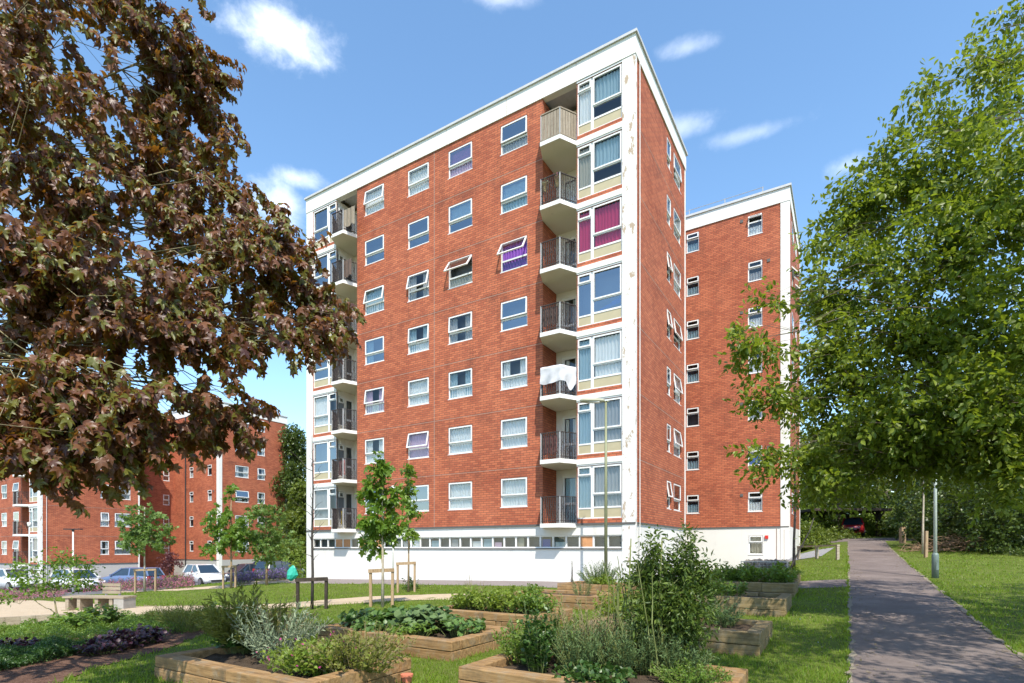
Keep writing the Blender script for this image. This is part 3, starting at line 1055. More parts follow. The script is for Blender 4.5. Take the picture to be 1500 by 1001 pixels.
    for ri in range(nst):
        z = Z0 + 0.2 + STO * (nst - 1 - ri)
        x = 1.75 if ri % 2 == 0 else 3.15
        v.box(x, x + 0.16, WY - 0.03, WY, z + 1.72, z + 1.88)
    v.build('wall_vent', M['lead'], root)
    if main:
        a = MB()
        a.box(3.05, 3.22, WY - 0.08, WY, 2.12, 2.30)
        a.build('alarm_box', M['red'], root)
        v = MB()
        v.box(4.0, 4.02, WY - 0.034, WY - 0.03, zb, Z0)
        v.box(3.62, 3.66, WY - 0.02, WY, zb, Z0 + 0.1)
        v.build('base_joint', M['joint'], root)
    # ---- bays and balconies
    for mir in (False, True):
        xb = rec_r[1] if not mir else XL + 0.5
        fm, pm, cm = bay_meshes(mir)
        bcur = {6: ('blind', 'net'), 5: ('blind', 'beige'), 4: ('pink', 'pink'), 3: (None, None), 2: ('net', 'blind'), 1: ('greycurtain', 'blind'), 0: ('greycurtain', 'blind')}
        for i, z in enumerate(floors):
            wf = put('bay_window', fm, root, (xb, 0.03, z + 0.17))
            bp_o = put('pane', pm, wf)
            put('panel', cm, wf)
            a, c = bcur.get(i, ('net', None)) if not mir else ((None, None) if i > 3 else (rng.choice(['net', 'greycurtain', None]), None))
            if a is None:
                bp_o.material_slots[0].link = 'OBJECT'
                bp_o.material_slots[0].material = M['skyglass']
            ca, cb_ = (0.74, 0.06) if not mir else (0.04, BAY_W - 0.6)
            if a:
                put('curtain', curtain_mesh(1.16, 1.06 if a == 'blind' else 1.58, 'full', M[a]), wf, (ca, 0, 1.0 if a == 'blind' else 0.48))
            if c:
                put('curtain', curtain_mesh(0.54, 1.6, 'full', M[c]), wf, (cb_, 0, 0.46))
            if main and not mir and i == 4:
                wf['label'] = 'bay window with bright pink curtains'
            if main and not mir and i == 3:
                q = MB()
                nx = 10
                for k in range(nx):
                    x0, x1 = 0.95 + 0.09 * k, 0.95 + 0.09 * (k + 1)
                    f0, f1 = 0.10 + 0.32 * (k / nx) ** 1.3, 0.10 + 0.32 * ((k + 1) / nx) ** 1.3
                    y0, y1 = 0.10 + 0.03 * math.sin(k * 1.7), 0.10 + 0.03 * math.sin((k + 1) * 1.7)
                    q.poly([(x0, y0, 0.5 + f0 * 0.4), (x1, y1, 0.5 + f1 * 0.5), (x1, y1, 0.52 + f1), (x0, y0, 0.52 + f0)])
                q.build('curtain', M['blue'], wf)
            # balcony: slab, railing, posts, door in the back wall
            pl = SLAB if not mir else [(-19.2 - x, y) for x, y in SLAB][::-1]
            q = MB()
            q.prism(pl, z - 0.17, z - 0.002, 0, 1, 0)
            sl = q.build('balcony', [M['soffit'], M['fascia']], root)
            put('railing', rail_mesh('wood' if (main and not mir and i == nst - 1) else 'iron', mir), sl, (0, 0, z))
            for rx, ry in RAIL[1:3]:
                put('railing_post', post_mesh(), sl, (rx if not mir else -19.2 - rx, ry, z))
        # back wall of the recess, its doors, and the white cheek of the bay
        q = MB()
        x0, x1 = rec_r if not mir else rec_l
        dh = [((0.30, 1.0) if not mir else (0.58, 1.28)) + (z + 0.04, z + 2.15) for z in floors]
        wall(q, (x0, 1.27, 0), X0v, (0, -1, 0), 0, x1 - x0, Z0, ZT, dh, 0.1, 0.5)
        xc = rec_r[1] if not mir else rec_l[0]
        sg = 0.0
        ch = [(0.12, 0.52, z + 0.55, z + 2.1) for z in floors] + [(0.62, 1.2, z + 0.04, z + 2.1) for z in floors] if mir else []
        wall(q, (xc, 0, 0), Y0v, (1 if mir else -1, 0, 0), 0, 1.27, Z0, ZT, ch, 0.05, 0.3)
        q.build('recess_wall', [M['white'], M['room']], root)
        for z in floors:
            dm = cached(('door', 0.7, 2.11), lambda: door_mesh(0.7, 2.11))
            d = put('balcony_door', dm, root, (x0 + dh[0][0], 1.30, z + 0.04))
            put('pane', pane_mesh([(0.09, 0.61, 0.1, 0.85), (0.09, 0.61, 0.95, 2.03)]), d)
            if main and not mir:
                put('curtain', curtain_mesh(0.5, 1.9, rng.choice(['full', 'one', 'pair']), M[rng.choice(['net', 'greycurtain', 'blind'])]), d, (0.1, 0, 0.1))
            if mir:
                window(root, (xc - 0.03, 0.12, z + 0.55), R(90), 0.40, 1.55, 1.2, None)
                d = put('balcony_door', cached(('door', 0.58, 2.06), lambda: door_mesh(0.58, 2.06)), root, (xc - 0.03, 0.62, z + 0.04), (0, 0, R(90)))
                put('pane', pane_mesh([(0.09, 0.49, 0.1, 0.85), (0.09, 0.49, 0.95, 1.97)]), d)
    return root


def door_mesh(wd, ht):
    mb = MB()
    bars(mb, 0, wd, 0, ht, 0.09, 0.0, 0.06)
    mb.box(0.09, wd - 0.09, 0.003, 0.057, 0.85, 0.95)
    mb.box(wd - 0.07, wd - 0.04, -0.03, 0.0, 0.98, 1.12)
    return mb.mesh('door_frame', M['upvc'])


tower = block(OX, OY, 0.0, 7, 'seven storey red brick block with white corner columns, low glazed strip in its white base', True)
left_block = block(-40.0, 46.3, -2.4, 6, 'farther red brick block behind the parked cars, partly hidden by copper maple leaves', False)

# ------------------------------------------------------------------ ground and paths
def axis(lo, hi, step, far, n):
    a = list(np.arange(lo, hi + 1e-6, step))
    k = np.geomspace(step, far, n)
    return np.array(sorted([lo - x for x in np.cumsum(k)] + a + [hi + x for x in np.cumsum(k)]))


gx, gy = axis(-48, 40, 0.5, 90, 14), axis(-14, 70, 0.5, 90, 14)
XX, YY = np.meshgrid(gx, gy)
ZZ = G(XX, YY)
V = np.stack([XX.ravel(), YY.ravel(), ZZ.ravel()], 1)
nx, ny = len(gx), len(gy)
idx = np.arange(nx * ny).reshape(ny, nx)
Fq = np.stack([idx[:-1, :-1].ravel(), idx[:-1, 1:].ravel(), idx[1:, 1:].ravel(), idx[1:, :-1].ravel()], 1)
tag(put('ground', np_mesh('ground', V, Fq, M['lawn'], True)), kind='structure')

MASKS = []      # polygons (world x, y) where no lawn grows


def resample(pts, n):
    pts = np.array(pts, float)
    d = np.r_[0, np.cumsum(np.hypot(*np.diff(pts, axis=0).T))]
    t = np.linspace(0, d[-1], n)
    return np.stack([np.interp(t, d, pts[:, 0]), np.interp(t, d, pts[:, 1])], 1)


def ribbon(name, L, Rr, off, m, n=80, k=8, kind='structure', wob=0.0, seed=0, thick=0.0):
    """a sheet that follows the ground between two lines"""
    rng = np.random.default_rng(seed)
    L, Rr = resample(L, n), resample(Rr, n)
    if wob:
        L = L + rng.normal(0, wob, L.shape)
        Rr = Rr + rng.normal(0, wob, Rr.shape)
    t = np.linspace(0, 1, k)[None, :, None]
    P = L[:, None, :] * (1 - t) + Rr[:, None, :] * t
    Z = G(P[..., 0], P[..., 1]) + off
    V = np.concatenate([P, Z[..., None]], 2).reshape(-1, 3)
    idx = np.arange(n * k).reshape(n, k)
    Fq = np.stack([idx[:-1, :-1].ravel(), idx[:-1, 1:].ravel(), idx[1:, 1:].ravel(), idx[1:, :-1].ravel()], 1)
    MASKS.append(np.concatenate([L, Rr[::-1]]))
    o = put(name, np_mesh(name, V, Fq, m, True))
    return tag(o, kind=kind)


# main tarmac path up the slope on the right
PATH_W = 0.97
pl = [wl(7.98 - PATH_W - (0.02 if t < 3 else 0), t) for t in np.linspace(-24, 26, 40)]
pr = [wl(7.98 + PATH_W + max(0, (t - 14)) * 0.02, t) for t in np.linspace(-24, 26, 40)]
ribbon('tarmac_path', pl, pr, 0.012, M['tarmac'], 400, 8, wob=0.022)
for sgn in (-1, 1):
    e0 = 7.98 + sgn * PATH_W
    ribbon('path_edging', [wl(e0 - 0.02, t) for t in np.linspace(-24, 26, 40)], [wl(e0 + 0.02 + 0.02 * (sgn > 0), t) for t in np.linspace(-24, 26, 40)], 0.020, M['edging'], 300, 3, wob=0.025)
# path that leaves it towards the blocks
up = [(1241, 849.5), (1200, 851), (1150, 854), (1105, 857)]
dn = [(1241, 861.5), (1200, 862), (1150, 864), (1105, 866)]
ribbon('side_path', [at(*p) for p in up], [at(*p) for p in dn], 0.016, M['tarmac'], 40, 8, wob=0.01)
# paved strip along the front of the tower
ribbon('pavement', [wl(x, -3.1) for x in np.linspace(-21, 2.4, 20)], [wl(x, 0.05) for x in np.linspace(-21, 2.4, 20)], 0.008, M['paving'], 90, 8)
ribbon('pavement', [wl(0.02, 0.1), wl(0.02, 8)], [wl(2.4, 0.1), wl(2.4, 12.5)], 0.006, M['paving'], 30, 6)
ribbon('pavement', [wl(2.4, 6.5), wl(2.4, 12.9)], [wl(4.5, 8.5), wl(4.3, 12.9)], 0.007, M['paving'], 20, 6)
# sandy path across the lawn
up = [(-40, 878), (60, 880), (120, 884), (200, 889), (300, 888), (405, 885), (483, 878.5), (545, 874), (640, 871), (760, 871), (850, 873)]
dn = [(-40, 916), (60, 914), (120, 910), (200, 903), (300, 897), (405, 893), (483, 887), (545, 883), (640, 879), (760, 878.5), (850, 881)]
ribbon('sandy_path', [at(*p) for p in up], [at(*p) for p in dn], 0.008, M['hoggin'], 120, 6, wob=0.02)
# pale path from the car park to the tower
up = [(322, 858.5), (360, 853), (420, 849), (470, 848)]
dn = [(322, 862.5), (360, 857.5), (420, 853.5), (470, 851.5)]
ribbon('pale_path', [at(*p) for p in up], [at(*p) for p in dn], 0.008, M['hoggin'], 60, 5)
up = [(150, 866), (260, 863), (322, 858.5)]
dn = [(150, 868.5), (260, 865.6), (322, 862.5)]
ribbon('pale_path', [at(*p) for p in up], [at(*p) for p in dn], 0.010, M['hoggin'], 60, 4)
# car park
ribbon('car_park', [(-75, 29), (-50, 30), (-28, 31), (-19.5, 32.3)], [(-75, 62), (-50, 58), (-30, 52), (-14.5, 44)], 0.006, M['road'], 60, 14)
# bark mulch in the shaded border
up = [(-60, 925), (60, 922), (150, 915), (250, 905), (330, 900), (392, 897)]
dn = [(-60, 1040), (60, 1012), (130, 983), (230, 955), (330, 920), (400, 900)]
ribbon('bark_mulch', [at(*p) for p in up], [at(*p) for p in dn], 0.010, M['mulch'], 60, 14, wob=0.03)
# gravel bank beside the wing
ribbon('gravel_bank', [wl(2.6, 9.0), wl(5.9, 10.5)], [wl(4.4, 17.5), wl(6.3, 17.5)], 0.014, M['gravel'], 30, 10, wob=0.03)
# far field beyond the trees and the lane where the path ends
ribbon('lane', [wl(4, 24), wl(14, 26)], [wl(3, 29), wl(14, 31)], 0.012, M['tarmac'], 30, 8)


def pip(P, poly):
    x, y = P[:, 0], P[:, 1]
    ins = np.zeros(len(P), bool)
    n = len(poly)
    j = n - 1
    for i in range(n):
        xi, yi = poly[i]
        xj, yj = poly[j]
        c = ((yi > y) != (yj > y)) & (x < (xj - xi) * (y - yi) / (yj - yi + 1e-12) + xi)
        ins ^= c
        j = i
    return ins


# ------------------------------------------------------------------ raised beds
BED_H = 0.28


def raised_bed(lx, ly, wd, dp, label, m, h=BED_H, rz=0.0):
    """front left corner at local (lx, ly); two courses of sleepers round a bed of soil"""
    x, y = wl(lx, ly)
    z = min(g(*wl(lx + a, ly + b)) for a in (0, wd) for b in (0, dp))
    zt = max(g(*wl(lx + a, ly + b)) for a in (0, wd) for b in (0, dp)) + h - z
    root = empty('raised_bed', (x, y, z), TH + rz, label, 'raised bed', 'timber raised beds')
    t = 0.20
    rng = random.Random(int(lx * 100 + ly * 10))
    def side(name, p, q, n, off):
        """a course of sleepers along one side"""
        mb = MB()
        L = math.hypot(q[0] - p[0], q[1] - p[1])
        hh = zt / 2
        for c in range(2):
            cuts = [0.0] + sorted(rng.uniform(0.25, 0.75) for _ in range(2 if c == 0 else 1)) + [1.0]
            for a, b in zip(cuts, cuts[1:]):
                jx = rng.uniform(-0.006, 0.006)
                a2, b2 = a + 0.002, b - 0.002
                p0 = (p[0] + (q[0] - p[0]) * a2, p[1] + (q[1] - p[1]) * a2)
                p1 = (p[0] + (q[0] - p[0]) * b2, p[1] + (q[1] - p[1]) * b2)
                zc = hh * (c + 0.5) - (0.25 if c == 0 else 0)
                mb.obox((p0[0] + jx, p0[1] + jx, zc), (p1[0] + jx, p1[1] + jx, zc + rng.uniform(-0.003, 0.003)), t, hh - 0.006 + (0.5 if c == 0 else 0))
        o = mb.build('sleeper_wall', m, root)
        bv = o.modifiers.new('bevel', 'BEVEL')
        bv.width = 0.012
        bv.segments = 2
        bv.limit_method = 'ANGLE'
        return o
    side('f', (0, t / 2), (wd, t / 2), 2, 0)
    side('b', (0, dp - t / 2), (wd, dp - t / 2), 2, 0)
    side('l', (t / 2, t + 0.002), (t / 2, dp - t - 0.002), 1, 0)
    side('r', (wd - t / 2, t + 0.002), (wd - t / 2, dp - t - 0.002), 1, 0)
    n = 14
    V = []
    for j in range(n):
        for i in range(n):
            V.append((t + (wd - 2 * t) * i / (n - 1), t + (dp - 2 * t) * j / (n - 1), zt - 0.09 + rng.uniform(-0.03, 0.03)))
    Fc = [(j * n + i, j * n + i + 1, (j + 1) * n + i + 1, (j + 1) * n + i) for j in range(n - 1) for i in range(n - 1)]
    put('soil', np_mesh('soil', np.array(V), np.array(Fc), M['soil'], True), root)
    MASKS.append(np.array([wl(lx + a, ly + b) for a, b in ((0, 0), (wd, 0), (wd, dp), (0, dp))]))
    return root, z + zt - 0.09


BEDS = {}
for key, lx, ly, wd, dp, lab in (
        ('A', -0.30, -16.95, 2.80, 1.55, 'raised bed with silver spikes and fennel, nearest the shaded bark border'),
        ('B', -0.65, -14.30, 2.90, 1.65, 'raised bed full of broad cool green squash leaves'),
        ('C', -0.72, -11.35, 2.70, 1.60, 'raised bed of bright potato leaves with dry seed stalks at its end'),
        ('D', -0.90, -7.90, 2.55, 1.60, 'mostly bare raised bed behind the potato leaves'),
        ('E', -0.75, -5.10, 2.60, 1.50, 'raised bed under the block front holding a grey green herb bush'),
        ('F', 3.30, -15.55, 2.75, 1.55, 'raised bed with blue green herbs, standing closest to the tarmac path foot'),
        ('G', 3.25, -11.95, 2.65, 1.60, 'raised bed with mossy sleepers under the tall bush'),
        ('H', 3.25, -8.20, 2.65, 1.60, 'raised bed with pale bean plants trailing over bare soil'),
        ('I', 3.25, -5.30, 2.60, 1.45, 'raised bed holding potato plants in front of the ferny grass'),
        ('J', 3.20, -3.0, 2.55, 1.40, 'raised bed of dark ferny grass beside the gabion')):
    r, sz = raised_bed(lx, ly, wd, dp, lab, M['mossysleeper' if key in 'GHIJ' else 'sleeper'])
    BEDS[key] = (lx, ly, wd, dp, sz)

# ------------------------------------------------------------------ foliage helpers
def tpl_diamond():
    V = np.array([(0, 0, 0), (0.27, 0.42, 0.06), (0, 1, -0.04), (-0.27, 0.42, 0.06)], float)
    return V, np.array([(0, 1, 2), (0, 2, 3)])


def tpl_leaf(wd=0.27):
    V = np.array([(0, 0, 0), (wd * 0.85, 0.26, 0.05), (wd, 0.52, 0.06), (wd * 0.55, 0.80, 0.03), (0, 1, -0.08), (-wd * 0.55, 0.80, 0.03), (-wd, 0.52, 0.06), (-wd * 0.85, 0.26, 0.05), (0, 0.5, -0.01)], float)
    n = 8
    return V, np.array([(8, i, (i + 1) % n) for i in range(n)])


def tpl_maple():
    half = [(0.0, 0.0, 0.0), (0.10, -0.04, 0.0), (0.38, 0.02, -0.14), (0.27, 0.22, 0.0), (0.44, 0.34, -0.06), (0.55, 0.62, -0.24), (0.36, 0.58, -0.05), (0.20, 0.62, 0.03), (0.15, 0.84, -0.08)]
    pts = half + [(0.0, 1.06, -0.30)] + [(-x, y, z) for x, y, z in reversed(half[1:])]
    n = len(pts)
    V = np.array(pts + [(0, 0.34, 0.05)], float)
    return V, np.array([(n, i, (i + 1) % n) for i in range(n)])


def tpl_blade():
    V = np.array([(-0.5, 0, 0), (0.5, 0, 0), (-0.35, 0.5, 0.06), (0.35, 0.5, 0.06), (0, 1, 0.28)], float)
    return V, np.array([(0, 1, 3), (0, 3, 2), (2, 3, 4)])


def unit(a):
    return a / np.maximum(np.linalg.norm(a, axis=-1, keepdims=True), 1e-9)


def leaves(P, D, Sz, tpl, rng, flat=0.8, wid=None):
    """leaf copies: P base points, D pointing directions, Sz lengths; flat: how far the blades face upwards"""
    tv, tf = tpl
    n = len(P)
    D = unit(D)
    Nn = rng.normal(0, 1, (n, 3))
    Nn = unit(Nn) * (1 - flat) + np.array([0, 0, 1.0]) * flat
    Xa = unit(np.cross(D, Nn))
    Za = np.cross(Xa, D)
    wd = np.ones(n) if wid is None else wid
    V = (P[:, None, :] + Sz[:, None, None] * (tv[None, :, 0:1] * wd[:, None, None] * Xa[:, None, :] + tv[None, :, 1:2] * D[:, None, :] + tv[None, :, 2:3] * Za[:, None, :]))
    Fc = tf[None] + (np.arange(n) * len(tv))[:, None, None]
    return V.reshape(-1, 3), Fc.reshape(-1, tf.shape[1])


def curve_pts(p, q, sag, n, rng, wob=0.06):
    p, q = np.array(p, float), np.array(q, float)
    t = np.linspace(0, 1, n)[:, None]
    L = np.linalg.norm(q - p)
    mid = np.array([0, 0, 1.0]) * sag * L
    P = p * (1 - t) + q * t + mid * (4 * t * (1 - t)) + rng.normal(0, wob * L / n, (n, 3)) * (t * (1 - t) * 4)
    return [tuple(x) for x in P]


def tree(name, base, label, cat, group, trunk, r0, blobs, leafm, barkm, tpl, lsize, twig=0.45, per=9, seed=1, flat=0.55, droop=0.25,
         holes=0.35, hscale=0.9, limb_n=14, shoots=0, trunk_r1=None, limb_r=0.3, rz=0.0, shell=0.5, sub=True, layer=1.0, stray=0.25, side=0.85, down=0.8):
    """trunk: points relative to the base; blobs: (x, y, z, rx, ry, rz, twigs) ellipsoids of the crown, relative to the base"""
    rng = np.random.default_rng(seed)
    root = empty(name, base, rz, label, cat, group)
    tb = MB()
    trunk = [tuple(p) for p in trunk]
    n = len(trunk)
    r1 = trunk_r1 if trunk_r1 is not None else r0 * 0.35
    tb.tube(trunk, [r0 * 1.25 if i == 0 else r0 + (r1 - r0) * i / (n - 1) for i in range(n)], 8)
    T = np.array(trunk)
    Ps, Ds, Ss = [], [], []
    cents = []
    ph = rng.random((8, 3)) * 6.28
    fq = rng.normal(0, hscale, (8, 3)) * np.array([1, 1, layer])
    for bi, (cx, cy, cz, rx, ry, rzz, cnt) in enumerate(blobs):
        c = np.array([cx, cy, cz])
        d = unit(rng.normal(0, 1, (cnt, 3)))
        rad = rng.random(cnt) ** shell
        q = d * rad[:, None]
        # gaps: drop twigs where a slow random field is low
        C = c + q * np.array([rx, ry, rzz])
        fld = sum(np.sin(C @ (fq[i] * 1.6) + ph[i, 0]) for i in range(8)) / 8
        keep = fld > np.quantile(fld, holes * 0.5) if holes > 0 else np.ones(cnt, bool)
        keep |= rng.random(cnt) < stray
        C, q = C[keep], q[keep]
        out = unit(q * np.array([1, 1, 0.8]) + rng.normal(0, 0.35, q.shape) + np.array([0, 0, -droop]))
        m = len(C)
        cents.append((c, C))
        for k in range(per):
            t = (k + rng.random(m) * 0.8) / per
            sd = rng.normal(0, 1, (m, 3))
            sd = unit(np.cross(out, sd))
            P = C + out * (t[:, None] - 0.5) * twig + sd * 0.04 * twig
            D = out * 0.55 + sd * side + np.array([0, 0, -droop * down])
            Ps.append(P)
            Ds.append(D)
            Ss.append(rng.uniform(lsize[0], lsize[1], m))
        # twigs drawn as thin stems for a share of the clumps
        # limb from the trunk to the blob, side branches to a few clumps
        hgt = cz - 0.35 * rzz - 0.25 * math.hypot(cx - T[-1, 0], cy - T[-1, 1])
        k = int(np.argmin(np.abs(T[:, 2] - max(T[0, 2] + 0.35 * (T[-1, 2] - T[0, 2]), min(hgt, T[-1, 2])))))
        p0 = T[k]
        lr = max(0.012, r0 * limb_r * (1 - 0.5 * k / n))
        lp = curve_pts(p0, c, 0.10, 9, rng, 0.4)
        tb.tube(lp, [lr * (1 - 0.75 * i / 8) for i in range(9)], 6, cap=False)
        if sub and m:
            pick = rng.choice(m, min(m, limb_n), replace=False)
            for j in pick:
                s = int(rng.integers(3, 9))
                bp = curve_pts(lp[s], C[j], 0.08, 5, rng, 0.35)
                tb.tube(bp, [lr * 0.30, lr * 0.24, lr * 0.18, lr * 0.12, lr * 0.06], 4, cap=False)
    P, D, Sz = np.concatenate(Ps), np.concatenate(Ds), np.concatenate(Ss)
    V, Fc = leaves(P, D, Sz, tpl, rng, flat)
    tb.build('trunk', barkm, root, smooth=True)
    put('crown', np_mesh('crown', V, Fc, leafm), root)
    return root


def gz(x, y):
    return (x, y, g(x, y))


# copper maple hanging in from the left: its trunk stands outside the picture
mx, my = -7.6, 5.6
mz = g(mx, my)


def rel(px, py, Y, bx, by, bz):
    """a pixel at depth Y as a point relative to a base"""
    return ((px - CX) / F * Y - bx, Y - by, EYE + (HY - py) / F * Y - bz)


def blob(px, py, Y, rp, rq, ry, n, b):
    x, y, z = rel(px, py, Y, *b)
    return (x, y, z, rp / F * Y, ry, rq / F * Y, n)


mb_ = (mx, my, mz)
maple_blobs = [
    blob(60, 60, 6.4, 190, 130, 1.2, 302, mb_), blob(215, 45, 6.8, 105, 75, 0.9, 151, mb_), blob(260, 150, 7.0, 85, 90, 0.8, 136, mb_),
    blob(70, 230, 6.0, 150, 110, 1.2, 201, mb_), blob(300, 265, 6.8, 95, 85, 0.8, 165, mb_), blob(180, 330, 6.3, 110, 70, 0.9, 144, mb_),
    blob(395, 385, 6.8, 85, 55, 0.7, 136, mb_), blob(470, 450, 6.9, 58, 40, 0.5, 79, mb_), blob(330, 420, 6.3, 110, 70, 0.8, 165, mb_),
    blob(160, 440, 5.6, 150, 80, 0.9, 187, mb_), blob(30, 420, 5.2, 90, 110, 0.8, 129, mb_), blob(240, 510, 5.6, 130, 60, 0.7, 136, mb_),
    blob(410, 500, 6.3, 90, 30, 0.6, 64, mb_), blob(80, 580, 5.0, 110, 80, 0.7, 129, mb_), blob(200, 600, 5.4, 110, 50, 0.6, 108, mb_),
    blob(320, 600, 6.0, 70, 45, 0.5, 72, mb_), blob(35, 680, 4.8, 60, 50, 0.5, 57, mb_), blob(130, 650, 5.0, 75, 50, 0.5, 72, mb_), blob(240, 645, 5.7, 55, 35, 0.4, 39, mb_),
    blob(-150, 150, 6.0, 220, 240, 1.8, 273, mb_), blob(-160, 480, 5.4, 170, 170, 1.4, 172, mb_), blob(-80, -160, 6.6, 330, 140, 1.8, 216, mb_)]
tree('maple_tree', (mx, my, mz), 'copper leaved maple overhanging from the side, close to the viewer', 'tree', None,
     [(0, 0, -0.3), (0.05, 0, 0.8), (0.1, 0.05, 1.9), (0.25, 0.1, 3.2), (0.6, 0.2, 4.8), (1.0, 0.3, 6.4), (1.4, 0.4, 8.0)], 0.24, maple_blobs,
     M['maple'], M['palebark'], tpl_maple(), (0.065, 0.125), 0.5, 20, 3, 0.55, 0.8, 1.2, 1.7, 14, limb_r=0.16, shell=0.42, layer=1.8, stray=0.04, side=0.55, down=1.0)

# big tree on the right: trunk outside the picture, crown over the path
bx, by = 10.9, 8.6
bz_ = g(bx, by)
B = (bx, by, bz_)
T1 = [(0, 0, -0.3), (0, 0, 1.2), (-0.1, 0, 2.6), (-0.2, 0.1, 4.2), (-0.4, 0.1, 6.0), (-0.6, 0.2, 8.0), (-0.7, 0.2, 10.0)]
right_blobs = [
    blob(1480, 130, 10.5, 60, 60, 0.8, 79, B), blob(1400, 190, 10.3, 75, 42, 0.8, 108, B), blob(1445, 120, 10.2, 40, 45, 0.5, 39, B), blob(1360, 140, 10.4, 40, 55, 0.5, 32, B), blob(1480, 30, 10.5, 45, 40, 0.5, 25, B), blob(1490, 270, 9.6, 120, 110, 1.2, 403, B),
    blob(1340, 280, 10.5, 95, 75, 1.0, 316, B), blob(1260, 320, 10.8, 66, 56, 0.8, 180, B), blob(1400, 380, 9.8, 140, 90, 1.2, 547, B),
    blob(1230, 430, 10.6, 58, 80, 0.8, 259, B), blob(1330, 500, 10.0, 130, 90, 1.2, 547, B), blob(1470, 520, 9.2, 110, 110, 1.2, 432, B),
    blob(1220, 560, 10.2, 56, 75, 0.8, 237, B), blob(1260, 640, 10.4, 80, 50, 0.8, 259, B), blob(1370, 640, 10.0, 110, 42, 1.0, 302, B), blob(1480, 650, 9.2, 90, 50, 0.9, 244, B),
    blob(1130, 520, 10.2, 58, 30, 0.6, 51, B), blob(1085, 500, 10.0, 34, 32, 0.4, 28, B), blob(1130, 590, 10.0, 52, 34, 0.5, 51, B), blob(1125, 668, 9.8, 44, 24, 0.4, 34, B), blob(1185, 690, 10.0, 50, 42, 0.6, 79, B), blob(1120, 445, 10.4, 32, 20, 0.3, 12, B),
    blob(1240, 705, 10.3, 56, 30, 0.6, 93, B), blob(1330, 682, 10.3, 60, 25, 0.6, 108, B), blob(1300, 610, 9.3, 90, 70, 0.7, 187, B), blob(1410, 600, 8.9, 90, 70, 0.7, 187, B), blob(1210, 720, 11.0, 40, 26, 0.6, 50, B), blob(1460, 728, 9.2, 44, 18, 0.5, 24, B), blob(1310, 215, 10.6, 30, 40, 0.4, 18, B), blob(1250, 255, 10.8, 26, 26, 0.4, 15, B), blob(1430, 60, 10.4, 22, 30, 0.3, 10, B), blob(1195, 370, 10.8, 24, 30, 0.4, 20, B), blob(1440, 680, 9.6, 60, 24, 0.6, 79, B), blob(1490, 700, 9.0, 40, 24, 0.5, 43, B),
    blob(1700, 300, 8.5, 300, 330, 2.4, 360, B), blob(1640, 620, 8.0, 200, 120, 1.6, 144, B)]
tree('lime_tree', B, 'large leafy green tree whose boughs hang over the tarmac path', 'tree', None, T1, 0.22, right_blobs, M['rightleaf'], M['bark'], tpl_leaf(0.24),
     (0.08, 0.145), 0.62, 18, 8, 0.45, 0.3, 0.95, 2.0, 7, limb_r=0.11, shell=0.5, stray=0.12)
# a tree of the same kind behind the viewer, seen only by its dappled shade on the path
sx_, sy_ = 8.8, -1.5
tree('lime_tree', gz(sx_, sy_), 'leafy green tree standing behind the viewpoint beside the path', 'tree', None, [(0, 0, -0.3), (0, 0, 2.5), (0.1, 0.1, 5.0), (0.1, 0.1, 7.5)], 0.2,
     [(wx - sx_, wy - sy_, wz, rx_, ry_, 0.7, int(cn * 3.8)) for wx, wy, wz, rx_, ry_, cn in (
        (5.2, 1.2, 5.6, 1.5, 1.2, 95), (7.2, 1.8, 5.8, 1.5, 1.3, 105), (9.4, 2.0, 6.0, 1.5, 1.3, 95), (6.0, 3.4, 7.2, 1.6, 1.2, 90), (8.3, 4.2, 7.6, 1.7, 1.3, 105), (10.8, 4.4, 7.6, 1.5, 1.3, 80),
        (4.2, 3.0, 6.9, 1.0, 1.0, 34), (9.4, 6.4, 9.6, 1.7, 1.3, 85), (12.0, 5.6, 8.8, 1.6, 1.4, 70), (7.2, 5.8, 9.2, 1.3, 1.0, 45), (12.6, 2.6, 6.5, 1.6, 1.4, 70), (11.6, 8.0, 10.8, 1.6, 1.2, 55), (5.0, -0.6, 4.8, 1.4, 1.1, 60), (8.0, -0.6, 4.9, 1.6, 1.1, 70), (6.2, 1.0, 6.4, 1.6, 1.0, 60), (4.0, 0.2, 5.2, 1.0, 1.0, 40), (7.0, 3.0, 8.2, 1.8, 1.2, 60), (3.4, 2.4, 6.6, 0.9, 0.9, 30), (5.2, 4.2, 8.2, 1.1, 1.0, 40), (13.8, 3.8, 7.6, 1.6, 1.4, 70), (14.5, 6.5, 10.0, 1.8, 1.4, 70))],
     M['rightleaf'], M['bark'], tpl_leaf(0.24), (0.09, 0.14), 0.6, 11, 21, 0.5, 0.2, 0.6, 2.2, 5, stray=0.12)

